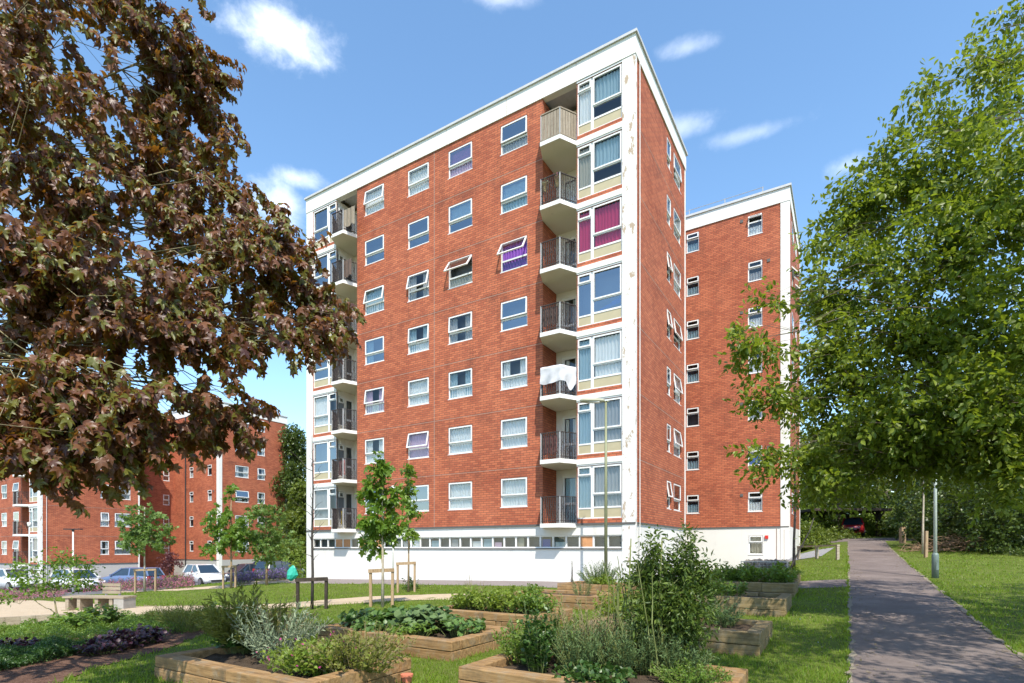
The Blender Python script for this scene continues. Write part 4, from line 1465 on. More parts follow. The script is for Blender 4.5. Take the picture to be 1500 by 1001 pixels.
# slim trees by the gabion: one upright, one leaning
x, y = at(1163, 850)
tree('young_tree', gz(x, y), 'slim upright young tree beside the gabion with a sparse crown', 'tree', None, [(0, 0, -0.1), (0, 0, 1.2), (0.05, 0, 2.4), (0.02, 0, 3.6), (0.1, 0, 4.4)], 0.045,
     [(0.1, 0, 3.0, 0.5, 0.5, 0.8, 26), (-0.3, 0, 3.6, 0.5, 0.5, 0.5, 22), (0.15, 0, 4.4, 0.5, 0.5, 0.5, 22), (0, 0, 0.35, 0.35, 0.3, 0.35, 20)], M['rightleaf'], M['darkbark'], tpl_leaf(0.26), (0.07, 0.12), 0.4, 7, 4, limb_n=5, limb_r=0.4, trunk_r1=0.02)
x, y = at(1148, 852)
tree('young_tree', gz(x, y), 'thin leaning sapling with few leaves in front of the gravel bank', 'tree', None, [(0, 0, -0.1), (0.25, 0, 0.5), (0.55, 0, 1.1), (0.8, 0, 1.55), (0.95, 0, 2.0)], 0.03,
     [(0.75, 0, 1.5, 0.3, 0.3, 0.3, 10), (1.0, 0, 1.2, 0.35, 0.2, 0.2, 8)], M['rightleaf'], M['darkbark'], tpl_leaf(0.26), (0.05, 0.09), 0.3, 6, 6, limb_n=4, limb_r=0.4, trunk_r1=0.015)

# woodland at the end of the path and up the slope on the right
DM = tpl_diamond()
LF = tpl_leaf(0.3)
wood = [
    # px of the trunk, depth, height, crown radius, leaf material, label, twigs
    (1150, 58, 15, 5.5, 'farleaf', 'woodland tree with dense crown directly behind the wing', 800),
    (1225, 52, 12, 4.5, 'farleaf', 'broad woodland tree standing over the far end of the path', 700),
    (1330, 50, 16, 6.0, 'darkleaf', 'tall dark woodland tree rising behind the lamp post', 900),
    (1432, 36, 12, 4.6, 'darkleaf', 'dark evergreen tree at the edge of the lawn beyond the brushwood', 900),
    (1530, 30, 13, 4.4, 'darkleaf', 'dark evergreen tree at the picture edge above the ivy bank', 800),
    (1480, 46, 17, 6.5, 'farleaf', 'tallest woodland tree in the rear on the slope', 900),
    (1285, 75, 16, 7.5, 'farleaf', 'distant pale woodland tree seen over the red car', 800),
    (1180, 80, 17, 7.5, 'farleaf', 'distant woodland tree between the wing and the shelter', 700),
    (1400, 70, 18, 8.0, 'farleaf', 'distant woodland tree closing the gap behind the young staked tree', 700),
]
for i, (px, Y, H, rr_, lm, lab, cnt) in enumerate(wood):
    X = (px - CX) / F * Y
    rng = random.Random(i + 40)
    low = 0.24 if lm == 'farleaf' else 0.14
    bl = []
    for k in range(9):
        a = k * 2.4 + rng.random()
        hz = low + (0.9 - low) * ((k + 0.5) / 9)
        q = rr_ * (0.55 if hz < 0.75 else 0.25) * (0.6 + 0.5 * rng.random())
        bl.append((q * math.cos(a), q * math.sin(a), H * hz, rr_ * 0.55, rr_ * 0.55, H * 0.15, cnt // 5))
    tree('woodland_tree', gz(X, Y), lab, 'tree', 'trees of the wood behind the path', [(0, 0, -0.4), (0.1, 0, H * 0.25), (0.0, 0.1, H * 0.5), (0.2, 0, H * 0.75)], 0.2 + 0.008 * H, bl,
         M[lm], M['bark'], DM if Y > 40 else LF, (0.2, 0.36) if Y > 40 else (0.14, 0.24), 0.9, 10, 50 + i, 0.4, 0.3, 0.5, 0.5, 5, shell=0.45)
# undergrowth that walls in the wood
under = [(1205, 62, 2.4, 4.0, 'bean', 'sunlit yellow green shrub seen under the shelter roof'), (1272, 46, 1.5, 1.6, 'bean', 'small bright shrub beside the bend where the path ends'), (1160, 38, 2.4, 1.8, 'farleaf', 'fresh green shrub against the far corner of the wing'), (1345, 62, 2.6, 4.5, 'bean', 'bright shrub in the glade behind the timber bollard'), (1305, 47, 2.2, 2.0, 'bean', 'sunlit yellow green shrub right of the red car'), (1338, 45, 2.6, 2.2, 'farleaf', 'fresh green shrub directly behind the timber bollard'), (1190, 47, 3.2, 2.4, 'bean', 'bright shrub left of the timber shelter'), (1365, 41, 3.6, 2.2, 'farleaf', 'tall fresh green shrub behind the staked young tree'), (1120, 46, 2.6, 3.2, 'farleaf', 'low mixed shrub in shade beside the far corner of the wing'), (1185, 44, 1.7, 3.6, 'farleaf', 'shrub beside the shelter at the path end'), (1300, 58, 1.6, 3.4, 'bean', 'sunlit pale shrub beyond the bend of the path'), (1345, 44, 2.4, 2.6, 'farleaf', 'shrub behind the two timber posts'),
         (1415, 30, 4.6, 2.8, 'darkleaf', 'rounded dark shrub above the heap of brushwood'), (1470, 27, 5.6, 3.0, 'darkleaf', 'large glossy dark shrub at the lawn edge'), (1530, 24.5, 6.0, 3.0, 'darkleaf', 'glossy dark shrub cut off by the picture edge'), (1375, 38, 5.0, 2.8, 'darkleaf', 'dark shrub behind the young staked tree')]
for i, (px, Y, H, rr_, lm, lab) in enumerate(under):
    X = (px - CX) / F * Y
    bl = [(0, 0, H * 0.5, rr_, rr_, H * 0.55, 520), (rr_ * 0.6, -0.3, H * 0.3, rr_ * 0.7, rr_ * 0.6, H * 0.35, 280), (-rr_ * 0.6, -0.3, H * 0.3, rr_ * 0.7, rr_ * 0.6, H * 0.35, 280)]
    tree('woodland_shrub', gz(X, Y), lab, 'shrub', 'shrubs at the foot of the wood', [(0, 0, -0.2), (0.05, 0, H * 0.3), (0, 0, H * 0.6)], 0.08, bl, M[lm], M['bark'], LF, (0.12, 0.2), 0.6, 9, 80 + i, 0.45, 0.1, 0.3, 0.6, 6, shell=0.35)

# the far wood that closes the view beyond the single trees
rng = np.random.default_rng(99)
nW = 26000
wx = np.concatenate([rng.uniform(20, 150, nW), rng.uniform(-120, 20, nW // 2)])
wy = np.concatenate([rng.uniform(92, 108, nW), rng.uniform(112, 126, nW // 2)])
top = 11 + 3.0 * np.sin(wx * 0.35) + 2.0 * np.sin(wx * 0.93 + 1)
wz = G(wx, wy) + top * rng.random(len(wx)) ** 0.8
Vw, Fw = leaves(np.stack([wx, wy, wz], 1), rng.normal(0, 1, (len(wx), 3)) + np.array([0, -0.3, 0.2]), rng.uniform(0.7, 1.5, len(wx)), DM, rng, 0.3)
tag(put('distant_wood', np_mesh('distant_wood', Vw, Fw, M['farleaf'])), 'far green wood that closes the view behind the blocks and the path', None, None, 'stuff')

# trees between the two blocks and behind the car park
for i, (px, Y, H, rr_, lm, lab) in enumerate(((433, 62, 16.5, 3.4, 'darkleaf', 'tall dark conifer filling the gap between the two blocks'), (448, 52, 9.0, 2.4, 'farleaf', 'lower green tree tight against the far corner of the tower'), (425, 80, 15, 4.0, 'farleaf', 'green tree behind the tall conifer'))):
    X = (px - CX) / F * Y
    bl = [(0.5 * math.cos(k * 2.1), 0.5 * math.sin(k * 2.1), H * (0.12 + 0.8 * k / 8), rr_ * (1.05 - 0.08 * k), rr_ * (1.05 - 0.08 * k), H * 0.10, 330) for k in range(9)]
    tree('conifer_tree' if i == 0 else 'broadleaf_tree', gz(X, Y), lab, 'tree', None, [(0, 0, -0.4), (0, 0, H * 0.4), (0, 0, H * 0.8)], 0.3, bl, M[lm], M['bark'], DM, (0.2, 0.34), 0.9, 10, 120 + i, 0.3, 0.4, 0.4, 0.5, 4, shell=0.4)
x, y = at(445, 846)
y = 44.0
x = (440 - CX) / F * y
tree('garden_shrub', gz(x, y), 'yellow green shrub at the corner of the tower by the teal bag', 'shrub', None, [(0, 0, -0.1), (0, 0, 0.8), (0, 0, 1.6)], 0.06, [(0, 0, 1.3, 1.2, 1.0, 1.3, 150)], M['bean'], M['bark'], LF, (0.10, 0.18), 0.5, 8, 131, shell=0.4)

# ------------------------------------------------------------------ planted saplings with stake frames
def stake_frame(px, py, wpx, hpx, m, label, tie=True):
    x, y = at(px, py)
    k = y / F
    wd, ht = wpx * k, hpx * k
    o = empty('stake_frame', gz(x, y), R(4), label, 'stake frame', 'stake frames round the saplings')
    for sgn in (-1, 1):
        p = MB()
        t = 0.045
        p.obox((sgn * wd / 2, 0, -0.2), (sgn * wd / 2 + 0.01 * sgn, 0, ht), t * 2, t * 1.6)
        p.build('stake', m, o)
    p = MB()
    p.obox((-wd / 2 - 0.06, -0.055, ht - 0.05), (wd / 2 + 0.06, -0.055, ht - 0.02), 0.03, 0.10)
    p.build('cross_rail', m, o)
    p = MB()
    p.tube([(0.06 * math.cos(a), 0.06 * math.sin(a) + 0.03, ht - 0.05) for a in np.linspace(0, 6.3, 12)], 0.018, 5)
    p.build('tree_tie', M['rubber'], o)
    return x, y


def sapling(px, py, label, blobs, H, leafm, bark, size, seed, r=0.035, per=8, extra=None):
    x, y = at(px, py)
    y += 0.03
    k = y / F
    bl = [((a - px) * k, 0.0 + 0.1 * ((i * 7) % 3 - 1), (py - b) * k, rx * k, rx * k, rz_ * k, n) for i, (a, b, rx, rz_, n) in enumerate(blobs)]
    hh = H * k
    tree('sapling', gz(x, y), label, 'sapling', 'saplings in the lawn', [(0, 0, -0.1), (0.01, 0, hh * 0.3), (-0.01, 0, hh * 0.6), (0, 0, hh * 0.85), (0.02, 0, hh)], r, bl, leafm, bark, tpl_maple() if size[1] > 0.16 else LF,
         size, 0.42, per, seed, 0.45, 0.25, 0.3, 1.5, 6, limb_r=0.4, trunk_r1=r * 0.35, shell=0.5)


stake_frame(559, 889, 31, 55, M['stake'], 'pale stake frame around the middle bright sapling on the sandy path edge')
stake_frame(595, 868, 24, 44, M['stake'], 'pale stake frame of the sapling nearest the block front')
stake_frame(457, 893, 40, 46, M['darkstake'], 'dark stake frame around the bare dead sapling')
stake_frame(213, 868, 28, 34, M['stake'], 'pale stake frame in the lawn before the pink hedge')
stake_frame(336, 862, 17, 33, M['stake'], 'stake frame beside the white hatchback and lavender')
sapling(560, 890, 'bright green sapling in the pale frame on the sandy path edge', [(556, 690, 13, 24, 16), (541, 725, 14, 22, 13), (566, 735, 20, 26, 28), (550, 772, 22, 20, 28), (574, 775, 12, 16, 9), (546, 803, 16, 10, 8), (538, 760, 10, 12, 6)], 205, M['saplingleaf'], M['whitebark'], (0.13, 0.21), 201, 0.04)
sapling(598, 868, 'slightly darker green sapling closest to the block front', [(597, 688, 8, 18, 10), (599, 720, 11, 18, 14), (601, 752, 13, 16, 16), (597, 778, 12, 12, 10)], 195, M['saplingleaf'], M['stake'], (0.12, 0.19), 202, 0.035)
sapling(211, 868, 'rounded green sapling in the lawn before the pink hedge', [(210, 760, 28, 22, 60), (195, 780, 24, 20, 50), (228, 782, 24, 22, 50), (212, 795, 32, 16, 60)], 125, M['paleleaf'], M['whitebark'], (0.13, 0.2), 203, 0.05)
sapling(338, 862, 'green sapling rising behind the white hatchback', [(340, 725, 8, 16, 12), (335, 765, 34, 26, 80), (350, 790, 34, 22, 70), (320, 800, 24, 16, 40)], 140, M['saplingleaf'], M['stake'], (0.13, 0.2), 204, 0.05)
sapling(390, 858, 'loose green sapling before the tall end wall of the far block', [(392, 755, 22, 26, 46), (405, 790, 32, 22, 56), (375, 790, 24, 20, 40), (398, 815, 22, 12, 24)], 118, M['paleleaf'], M['stake'], (0.13, 0.2), 205, 0.05)
# the bare dead sapling
x, y = at(457, 893)
k = y / F
o = empty('sapling', gz(x, y), 0, 'bare dead sapling with dark leafless twigs in the dark frame', 'sapling', 'saplings in the lawn')
tb = MB()
rng = np.random.default_rng(9)
trunk = [(0.0, 0, -0.1), (0.02, 0, 1.0), (0.0, 0, 2.0), (0.03, 0, 3.2), (0.0, 0, 255 * k)]
tb.tube(trunk, [0.045, 0.036, 0.028, 0.02, 0.006], 7)
for j in range(26):
    z = rng.uniform(0.9, 4.2)
    a = rng.uniform(0, 6.28)
    l = rng.uniform(0.15, 0.6)
    tb.tube(curve_pts((0.01, 0, z), (l * math.cos(a), l * math.sin(a), z + l * 0.9), -0.05, 5, rng, 0.3), [0.011, 0.009, 0.007, 0.005, 0.003], 4, cap=False)
tb.build('trunk', M['darkbark'], o, smooth=True)
# young tree with a stake on the right-hand lawn
x, y = at(1352, 812)
tree('young_tree', gz(x, y), 'young staked tree on the lawn beside the lamp post', 'tree', None, [(0, 0, -0.1), (0, 0, 1.3), (0.03, 0, 2.6), (0, 0, 4.2)], 0.06, [(0, 0, 3.9, 1.0, 1.0, 0.9, 60), (0.2, 0, 4.8, 0.8, 0.8, 0.9, 50)], M['rightleaf'], M['whitebark'], LF, (0.09, 0.15), 0.5, 7, 61, limb_n=6, limb_r=0.3)
x, y = at(1356, 817)
p = MB()
p.obox((0, 0, -0.2), (0.02, 0, 1.15), 0.11, 0.11)
o = p.build('timber_stake', M['stake'], None, loc=gz(x, y))
tag(o, 'pale timber stake at the foot of the young tree by the lamp post', 'stake')
x, y = at(1322, 796)
p = MB()
p.obox((0, 0, -0.2), (0.0, 0, 1.0), 0.26, 0.26)
p.obox((0, 0, 1.0), (0, 0, 1.03), 0.22, 0.22)
o = p.build('timber_bollard', M['stake'], None, loc=gz(x, y))
tag(o, 'thick timber bollard in the grass at the bend of the path', 'bollard')

# ------------------------------------------------------------------ street lamps
def lamp(px, py, ytop, m, mbase, label, head, Y=None, r=0.05, basepart=0.0):
    if Y is None:
        x, y = at(px, py)
    else:
        x, y = (px - CX) / F * Y, Y
    z = g(x, y)
    H = EYE + (HY - ytop) / F * y - z
    o = empty('street_lamp', (x, y, z), 0, label, 'street lamp', 'lamp posts')
    p = MB()
    p.tube([(0, 0, -0.2), (0, 0, H * 0.5), (0, 0, H)], [r, r * 0.85, r * 0.62], 10)
    p.build('pole', m, o, smooth=True)
    if basepart:
        p = MB()
        p.tube([(0, 0, -0.1), (0, 0, basepart), (0, 0, basepart + 0.04), (0, 0, basepart + 0.08)], [r * 1.75, r * 1.75, r * 1.6, r * 1.05], 12)
        p.build('base', mbase, o, smooth=True)
        p = MB()
        p.box(-0.04, 0.04, -r * 1.8, -r * 1.7, 0.25, basepart - 0.2)
        p.build('service_door', mbase, o)
    if head == 'arm':      # a flat lantern on a short bracket pointing to one side
        p = MB()
        p.tube([(0, 0, H - 0.02), (-0.06, 0, H + 0.07), (-0.22, 0, H + 0.09)], 0.028, 6)
        p.tube([(0, 0, H + 0.0), (0.08, 0, H + 0.05), (0.12, 0, H + 0.02)], 0.022, 6)
        p.build('bracket', m, o, smooth=True)
        p = MB()
        ring = lambda t, w_, h_: [(-0.12 - t, w_ * math.cos(a), H + 0.07 + h_ * math.sin(a)) for a in np.linspace(0, 2 * math.pi, 13)[:-1]]
        secs = [ring(-0.06, 0.06, 0.045), ring(0.08, 0.11, 0.075), ring(0.5, 0.15, 0.085), ring(0.72, 0.12, 0.07), ring(0.8, 0.03, 0.03)]
        b0 = len(p.v)
        for s_ in secs:
            p.v += s_
        for i in range(len(secs) - 1):
            for k in range(12):
                p.f.append((b0 + i * 12 + k, b0 + i * 12 + (k + 1) % 12, b0 + (i + 1) * 12 + (k + 1) % 12, b0 + (i + 1) * 12 + k))
                p.m.append(0)
        p.build('lantern', M['lamp_head'], o, smooth=True)
        p = MB()
        p.box(-0.66, -0.24, -0.09, 0.09, H - 0.005, H + 0.03)
        p.build('lens', M['lens'], o)
    elif head == 'tee':
        p = MB()
        p.box(-0.52, 0.52, -0.13, 0.13, H, H + 0.06)
        p.box(-0.05, 0.05, -0.05, 0.05, H - 0.12, H)
        p.build('lantern', M['trimblack'], o)
    else:
        p = MB()
        p.tube([(0, 0, H), (0, 0, H + 0.05), (0, 0, H + 0.3), (0, 0, H + 0.36)], [0.06, 0.10, 0.14, 0.02], 10)
        p.build('lantern', M['lens'], o, smooth=True)
    return o


lamp(887.5, 0, 590, M['lamp_green'], None, 'olive street lamp with a flat lantern, standing against the front of the tall block', 'arm', Y=19.3, r=0.065)
lamp(1370, 847, 600, M['lamp_grey'], M['lamp_base'], 'weathered grey lamp post with a thick green grey base on the sunny lawn', 'cap', r=0.052, basepart=0.68)
lamp(107, 0, 776, M['pipe'], None, 'pale lamp post with a dark T shaped head among the parked cars', 'tee', Y=34, r=0.06)
lamp(43, 0, 772, M['pipe'], None, 'thin pale lamp post before the balconies of the far block', 'cap', Y=40, r=0.05)
lamp(576, 863, 725, M['pipe'], None, 'slim white lamp post between the two bright saplings', 'cap', r=0.04)

# ------------------------------------------------------------------ bench
x, y = at(146, 893)
o = empty('park_bench', gz(x, y), R(-6), 'long pale timber bench with a short backrest beside the sandy path', 'bench')
k = y / F
p = MB()
for i in range(5):
    p.box(-1.12, 1.12, -0.28 + i * 0.115, -0.28 + i * 0.115 + 0.10, 0.40, 0.46)
p.build('seat', M['bench'], o)
for xx in (-0.98, -0.55, 0.1, 0.62):
    p = MB()
    p.box(xx - 0.06, xx + 0.06, -0.24, 0.26, -0.1, 0.395)
    p.build('leg', M['bench'], o)
p = MB()
p.box(0.75, 1.10, -0.26, 0.26, -0.1, 0.395)
p.build('end_block', M['concrete'], o)
p = MB()
for i in range(3):
    p.box(-0.10, 0.56, 0.22, 0.26, 0.52 + i * 0.125, 0.62 + i * 0.125)
p.build('backrest', M['bench'], o)
for xx in (-0.02, 0.48):
    p = MB()
    p.box(xx - 0.03, xx + 0.03, 0.262, 0.31, 0.3, 0.86)
    p.build('back_support', M['greypost'], o)
# dark timber edging left of the bench
a, b = at(-60, 921), at(118, 910)
p = MB()
n = 8
for i in range(n):
    q0 = (a[0] + (b[0] - a[0]) * i / n, a[1] + (b[1] - a[1]) * i / n)
    q1 = (a[0] + (b[0] - a[0]) * (i + 0.985) / n, a[1] + (b[1] - a[1]) * (i + 0.985) / n)
    p.obox((*q0, g(*q0) + 0.08), (*q1, g(*q1) + 0.08), 0.12, 0.26)
o = p.build('timber_edging', M['bench'])
tag(o, 'low timber edging between the sandy path and the shaded border', 'edging')

# ------------------------------------------------------------------ cars
def car(x, y, yaw, paint, label, style='hatch', sc=1.0, z=None):
    o = empty('parked_car', (x, y, g(x, y) + 0.006 if z is None else z), yaw, label, 'car', 'parked cars')
    L, Wd = {'hatch': (1.95, 0.86), 'estate': (2.25, 0.90), 'suv': (2.25, 0.94)}[style]
    up = {'hatch': 0.0, 'estate': 0.0, 'suv': 0.16}[style]
    st = [(-1.0, 0.62, 0.55, 0.35), (-0.985, 0.80, 0.80, 0.28), (-0.90, 0.93, 0.93, 0.22), (-0.55, 0.96, 1.0, 0.2), (0.05, 0.95, 1.0, 0.2), (0.42, 0.92, 0.99, 0.2), (0.62, 0.84, 0.96, 0.2), (0.86, 0.73, 0.88, 0.22), (0.96, 0.62, 0.76, 0.26), (1.0, 0.50, 0.58, 0.34)]
    p = MB()
    m = 10
    for t, zt, hw, zb in st:
        xx, h, zt = t * L, hw * Wd, zt + up
        sec = [(-h * 0.86, zb), (-h * 0.97, zb + 0.1), (-h, (zb + zt) * 0.5), (-h * 0.965, zt - 0.1), (-h * 0.84, zt), (h * 0.84, zt), (h * 0.965, zt - 0.1), (h, (zb + zt) * 0.5), (h * 0.97, zb + 0.1), (h * 0.86, zb)]
        p.v += [(xx, yy, zz) for yy, zz in sec]
    for i in range(len(st) - 1):
        for k in range(m):
            p.f.append((i * m + k, i * m + (k + 1) % m, (i + 1) * m + (k + 1) % m, (i + 1) * m + k))
            p.m.append(0)
    p.f += [tuple(range(m)), tuple(range((len(st) - 1) * m, len(st) * m))]
    p.m += [0, 0]
    p.build('body', paint, o, smooth=True)
    # greenhouse: roof, pillars and glass
    zb, zt = 0.92 + up, 1.47 + up * 1.2
    xr, xrt, xft, xf = {'hatch': (-0.95, -0.78, 0.02, 0.44), 'estate': (-0.97, -0.84, 0.02, 0.40), 'suv': (-0.95, -0.84, 0.05, 0.38)}[style]
    lo = [(xr * L, -0.86 * Wd, zb), (xf * L, -0.84 * Wd, zb), (xf * L, 0.84 * Wd, zb), (xr * L, 0.86 * Wd, zb)]
    hi = [(xrt * L, -0.68 * Wd, zt), (xft * L, -0.68 * Wd, zt), (xft * L, 0.68 * Wd, zt), (xrt * L, 0.68 * Wd, zt)]
    gl = MB()
    for i in range(4):
        j = (i + 1) % 4
        gl.poly([lo[i], lo[j], hi[j], hi[i]])
    gl.build('window', M['carglass'], o)
    p = MB()
    mid = [((hi[0][0] + 0.1), 0, 0)]
    p.poly([(a_[0], a_[1], a_[2] + 0.0) for a_ in hi])
    p.poly([(hi[0][0] + 0.15, -0.55 * Wd, zt + 0.05), (hi[1][0] - 0.2, -0.55 * Wd, zt + 0.05), (hi[2][0] - 0.2, 0.55 * Wd, zt + 0.05), (hi[3][0] + 0.15, 0.55 * Wd, zt + 0.05)])
    tq = [(hi[0][0] + 0.15, -0.55 * Wd, zt + 0.05), (hi[1][0] - 0.2, -0.55 * Wd, zt + 0.05), (hi[2][0] - 0.2, 0.55 * Wd, zt + 0.05), (hi[3][0] + 0.15, 0.55 * Wd, zt + 0.05)]
    for i in range(4):
        j = (i + 1) % 4
        p.poly([hi[i], hi[j], tq[j], tq[i]])
        p.obox(lo[i], hi[i], 0.09, 0.09)
    for sg in (-1, 1):
        bx0 = -0.28 * L
        p.obox((bx0, sg * 0.862 * Wd, zb), (bx0 + 0.04, sg * 0.69 * Wd, zt), 0.09, 0.03)
    p.build('roof', paint, o)
    for sx in (-0.60, 0.64):
        for sg in (-1, 1):
            wy = sg * (Wd - 0.10)
            r = 0.32 + up * 0.3
            wh = empty('wheel', (sx * L, wy, r))
            wh.parent = o
            t_ = MB()
            t_.tube([(0, -0.11, 0), (0, -0.08, 0), (0, 0.08, 0), (0, 0.11, 0)], [r * 0.86, r, r, r * 0.86], 20)
            t_.build('tyre', M['rubber'], wh, smooth=False)
            t_ = MB()
            t_.tube([(0, -0.118, 0), (0, 0.118, 0)], [r * 0.62, r * 0.62], 16)
            t_.build('rim', M['alloy'], wh)
    for sg in (-1, 1):
        q = MB()
        q.tube([(0.90 * L, sg * 0.62 * Wd, 0.66 + up), (0.965 * L, sg * 0.56 * Wd, 0.62 + up)], [0.13, 0.10], 10)
        q.build('headlight', M['headlight'], o, smooth=True)
        q = MB()
        q.box(-1.0 * L, -0.93 * L, sg * 0.74 * Wd - 0.09, sg * 0.74 * Wd + 0.09, 0.66 + up, 0.90 + up)
        q.build('tail_light', M['taillight'], o)
        q = MB()
        q.box(0.30 * L, 0.36 * L, sg * 0.93 * Wd - 0.09, sg * 0.93 * Wd + 0.09, 0.92 + up, 1.04 + up)
        q.build('wing_mirror', paint, o)
    q = MB()
    q.box(0.985 * L, 1.008 * L, -0.45 * Wd, 0.45 * Wd, 0.32 + up, 0.46 + up)
    q.box(-1.008 * L, -0.985 * L, -0.26, 0.26, 0.50 + up, 0.62 + up)
    q.build('bumper_trim', M['trimblack'], o)
    return o


wp, bp_ = car_mat('white_car_paint', (0.60, 0.60, 0.60)), car_mat('blue_grey_car_paint', (0.11, 0.16, 0.28))
dk, nv, rd = car_mat('charcoal_car_paint', (0.03, 0.033, 0.04)), car_mat('navy_car_paint', (0.02, 0.035, 0.09)), car_mat('dark_red_car_paint', (0.30, 0.012, 0.02))
def carpos(px, Y):
    return (px - CX) / F * Y, Y
car(*carpos(300, 40), R(-38), wp, 'white hatchback with its bonnet towards the lavender, fully in view', 'hatch')
car(*carpos(116, 37.5), R(-28), wp, 'white estate car half hidden behind the open shrub', 'estate')
car(*carpos(190, 40.5), R(172), bp_, 'blue grey estate car parked behind the pink hedge', 'estate')
car(*carpos(20, 40), R(-25), wp, 'white car mostly hidden by shrub leaves at the car park entrance', 'hatch')
car(*carpos(357, 45), R(-120), dk, 'charcoal hatchback behind the two loose green saplings', 'hatch')
car(*carpos(384, 47), R(-110), nv, 'navy blue hatchback next to the charcoal cars', 'suv')
car(*carpos(411, 46.5), R(70), dk, 'black car parked closest to the conifer', 'suv')
x, y = at(1248, 786)
car(x, y, R(60), rd, 'dark red car under the timber shelter at the path end', 'hatch')

# open timber shelter over the red car
o = empty('timber_shelter', gz(x, y), R(0), 'dark open timber shelter over the red car at the path end', 'shelter')
k = y / F
for dx_, dy_ in ((-2.2, 0.5), (1.15, -1.6), (-2.2, 2.4), (1.05, 2.4)):
    p = MB()
    p.box(dx_ - 0.14, dx_ + 0.14, dy_ - 0.14, dy_ + 0.14, -0.3, 1.98)
    p.build('post', M['darkstake'], o)
p = MB()
p.box(-4.6, 1.6, -2.6, 2.6, 2.0, 2.2)
p.build('roof', M['darkstake'], o)
for sg in (-1, 1):
    p = MB()
    p.obox((1.15 + 0.5 * sg, -1.6, 1.98), (1.15 + 0.1 * sg, -1.6, 1.5), 0.1, 0.1)
    p.build('brace', M['darkstake'], o)

# low rail fence by the gravel, gabion, brushwood
a, b = wl(4.55, 15.6), wl(6.45, 14.2)
a = ((1170 - CX) / F * 27.5, 27.5)
b = at(1227, 820)
o = empty('rail_fence', gz(*b), 0, 'low timber knee rail fence between the gravel bank and the path', 'fence')
dx_, dy_, dz_ = a[0] - b[0], a[1] - b[1], g(*a) - g(*b)
for t in (0.0, 0.5, 1.0):
    p = MB()
    p.obox((dx_ * t, dy_ * t, dz_ * t - 0.2), (dx_ * t, dy_ * t, dz_ * t + 0.60), 0.11, 0.11)
    p.build('post', M['greyrail'], o)
p = MB()
p.obox((-0.12 * 0 - dx_ * 0.02, -dy_ * 0.02, 0.63), (dx_ * 1.02, dy_ * 1.02, dz_ + 0.63), 0.12, 0.07)
p.build('rail', M['greyrail'], o)

x0, y0 = at(1086, 855)
o = empty('gabion', gz(x0, y0), TH + R(4), 'wire gabion of grey stones at the foot of the white wing wall', 'gabion')
rng = np.random.default_rng(3)
p = MB()
Lg, Dg, Hg = 1.35, 2.6, 0.72
ico = [(0, 0, 1), (0.894, 0, 0.447), (0.276, 0.851, 0.447), (-0.724, 0.526, 0.447), (-0.724, -0.526, 0.447), (0.276, -0.851, 0.447), (0.724, 0.526, -0.447), (-0.276, 0.851, -0.447), (-0.894, 0, -0.447), (-0.276, -0.851, -0.447), (0.724, -0.526, -0.447), (0, 0, -1)]
icf = [(0, 1, 2), (0, 2, 3), (0, 3, 4), (0, 4, 5), (0, 5, 1), (1, 6, 2), (2, 7, 3), (3, 8, 4), (4, 9, 5), (5, 10, 1), (2, 6, 7), (3, 7, 8), (4, 8, 9), (5, 9, 10), (1, 10, 6), (11, 7, 6), (11, 8, 7), (11, 9, 8), (11, 10, 9), (11, 6, 10)]
def stone(c, r):
    b0 = len(p.v)
    s3 = r * rng.uniform(0.7, 1.25, 3)
    for q in ico:
        j = rng.normal(0, 0.12, 3)
        p.v.append(tuple(np.array(c) + (np.array(q) + j) * s3))
    for f_ in icf:
        p.f.append(tuple(b0 + i for i in f_))
        p.m.append(0)
for i in range(330):
    face = rng.random()
    xx, zz = rng.uniform(0.05, Lg), rng.uniform(0.03, Hg - 0.05)
    if face < 0.35:
        c = (xx, rng.uniform(0.03, 0.12), zz)
    elif face < 0.75:
        c = (Lg - rng.uniform(0.02, 0.1), rng.uniform(0.05, Dg), zz)
    else:
        c = (xx, rng.uniform(0.05, Dg), Hg - 0.06)
    stone(c, rng.uniform(0.06, 0.11))
p.box(0.1, Lg - 0.05, 0.1, Dg - 0.05, -0.2, Hg - 0.1)
p.build('stone_fill', M['stone'], o)
p = MB()
for i in range(int(Lg / 0.11) + 1):
    p.box(i * 0.11 - 0.003, i * 0.11 + 0.003, -0.085, -0.079, -0.05, Hg)
for i in range(8):
    p.box(0, Lg, -0.084, -0.078, i * 0.1 - 0.003, i * 0.1 + 0.003)
for xx in (0, Lg):
    p.box(xx - 0.012, xx + 0.012, -0.1, -0.076, -0.1, Hg + 0.02)
p.box(0, Lg, -0.095, -0.075, Hg - 0.01, Hg + 0.014)
p.build('wire_cage', M['wire'], o)

x, y = at(1392, 808)
p = MB()
rng = np.random.default_rng(31)
for i in range(240):
    a_ = rng.uniform(0, 6.28)
    c = np.array([rng.normal(0, 0.9), rng.normal(0, 0.5), 0])
    h = max(0.05, 0.85 - 0.5 * abs(c[0])) * rng.random()
    l = rng.uniform(0.4, 1.2)
    d = np.array([math.cos(a_), math.sin(a_) * 0.6, rng.uniform(-0.25, 0.45)]) * l
    p.tube([tuple(c + (0, 0, h)), tuple(c + (0, 0, h + 0.05) + d * 0.5), tuple(c + (0, 0, h) + d)], [0.014, 0.010, 0.005], 4, cap=False)
o = p.build('brushwood_pile', M['twigs'], None, loc=gz(x, y))
tag(o, 'heap of brown cut brushwood under the dark shrubs', 'brushwood pile')

# ------------------------------------------------------------------ things on the tower
def tw(lx, ly, z):
    x, y = wl(lx, ly)
    return (x, y, z)


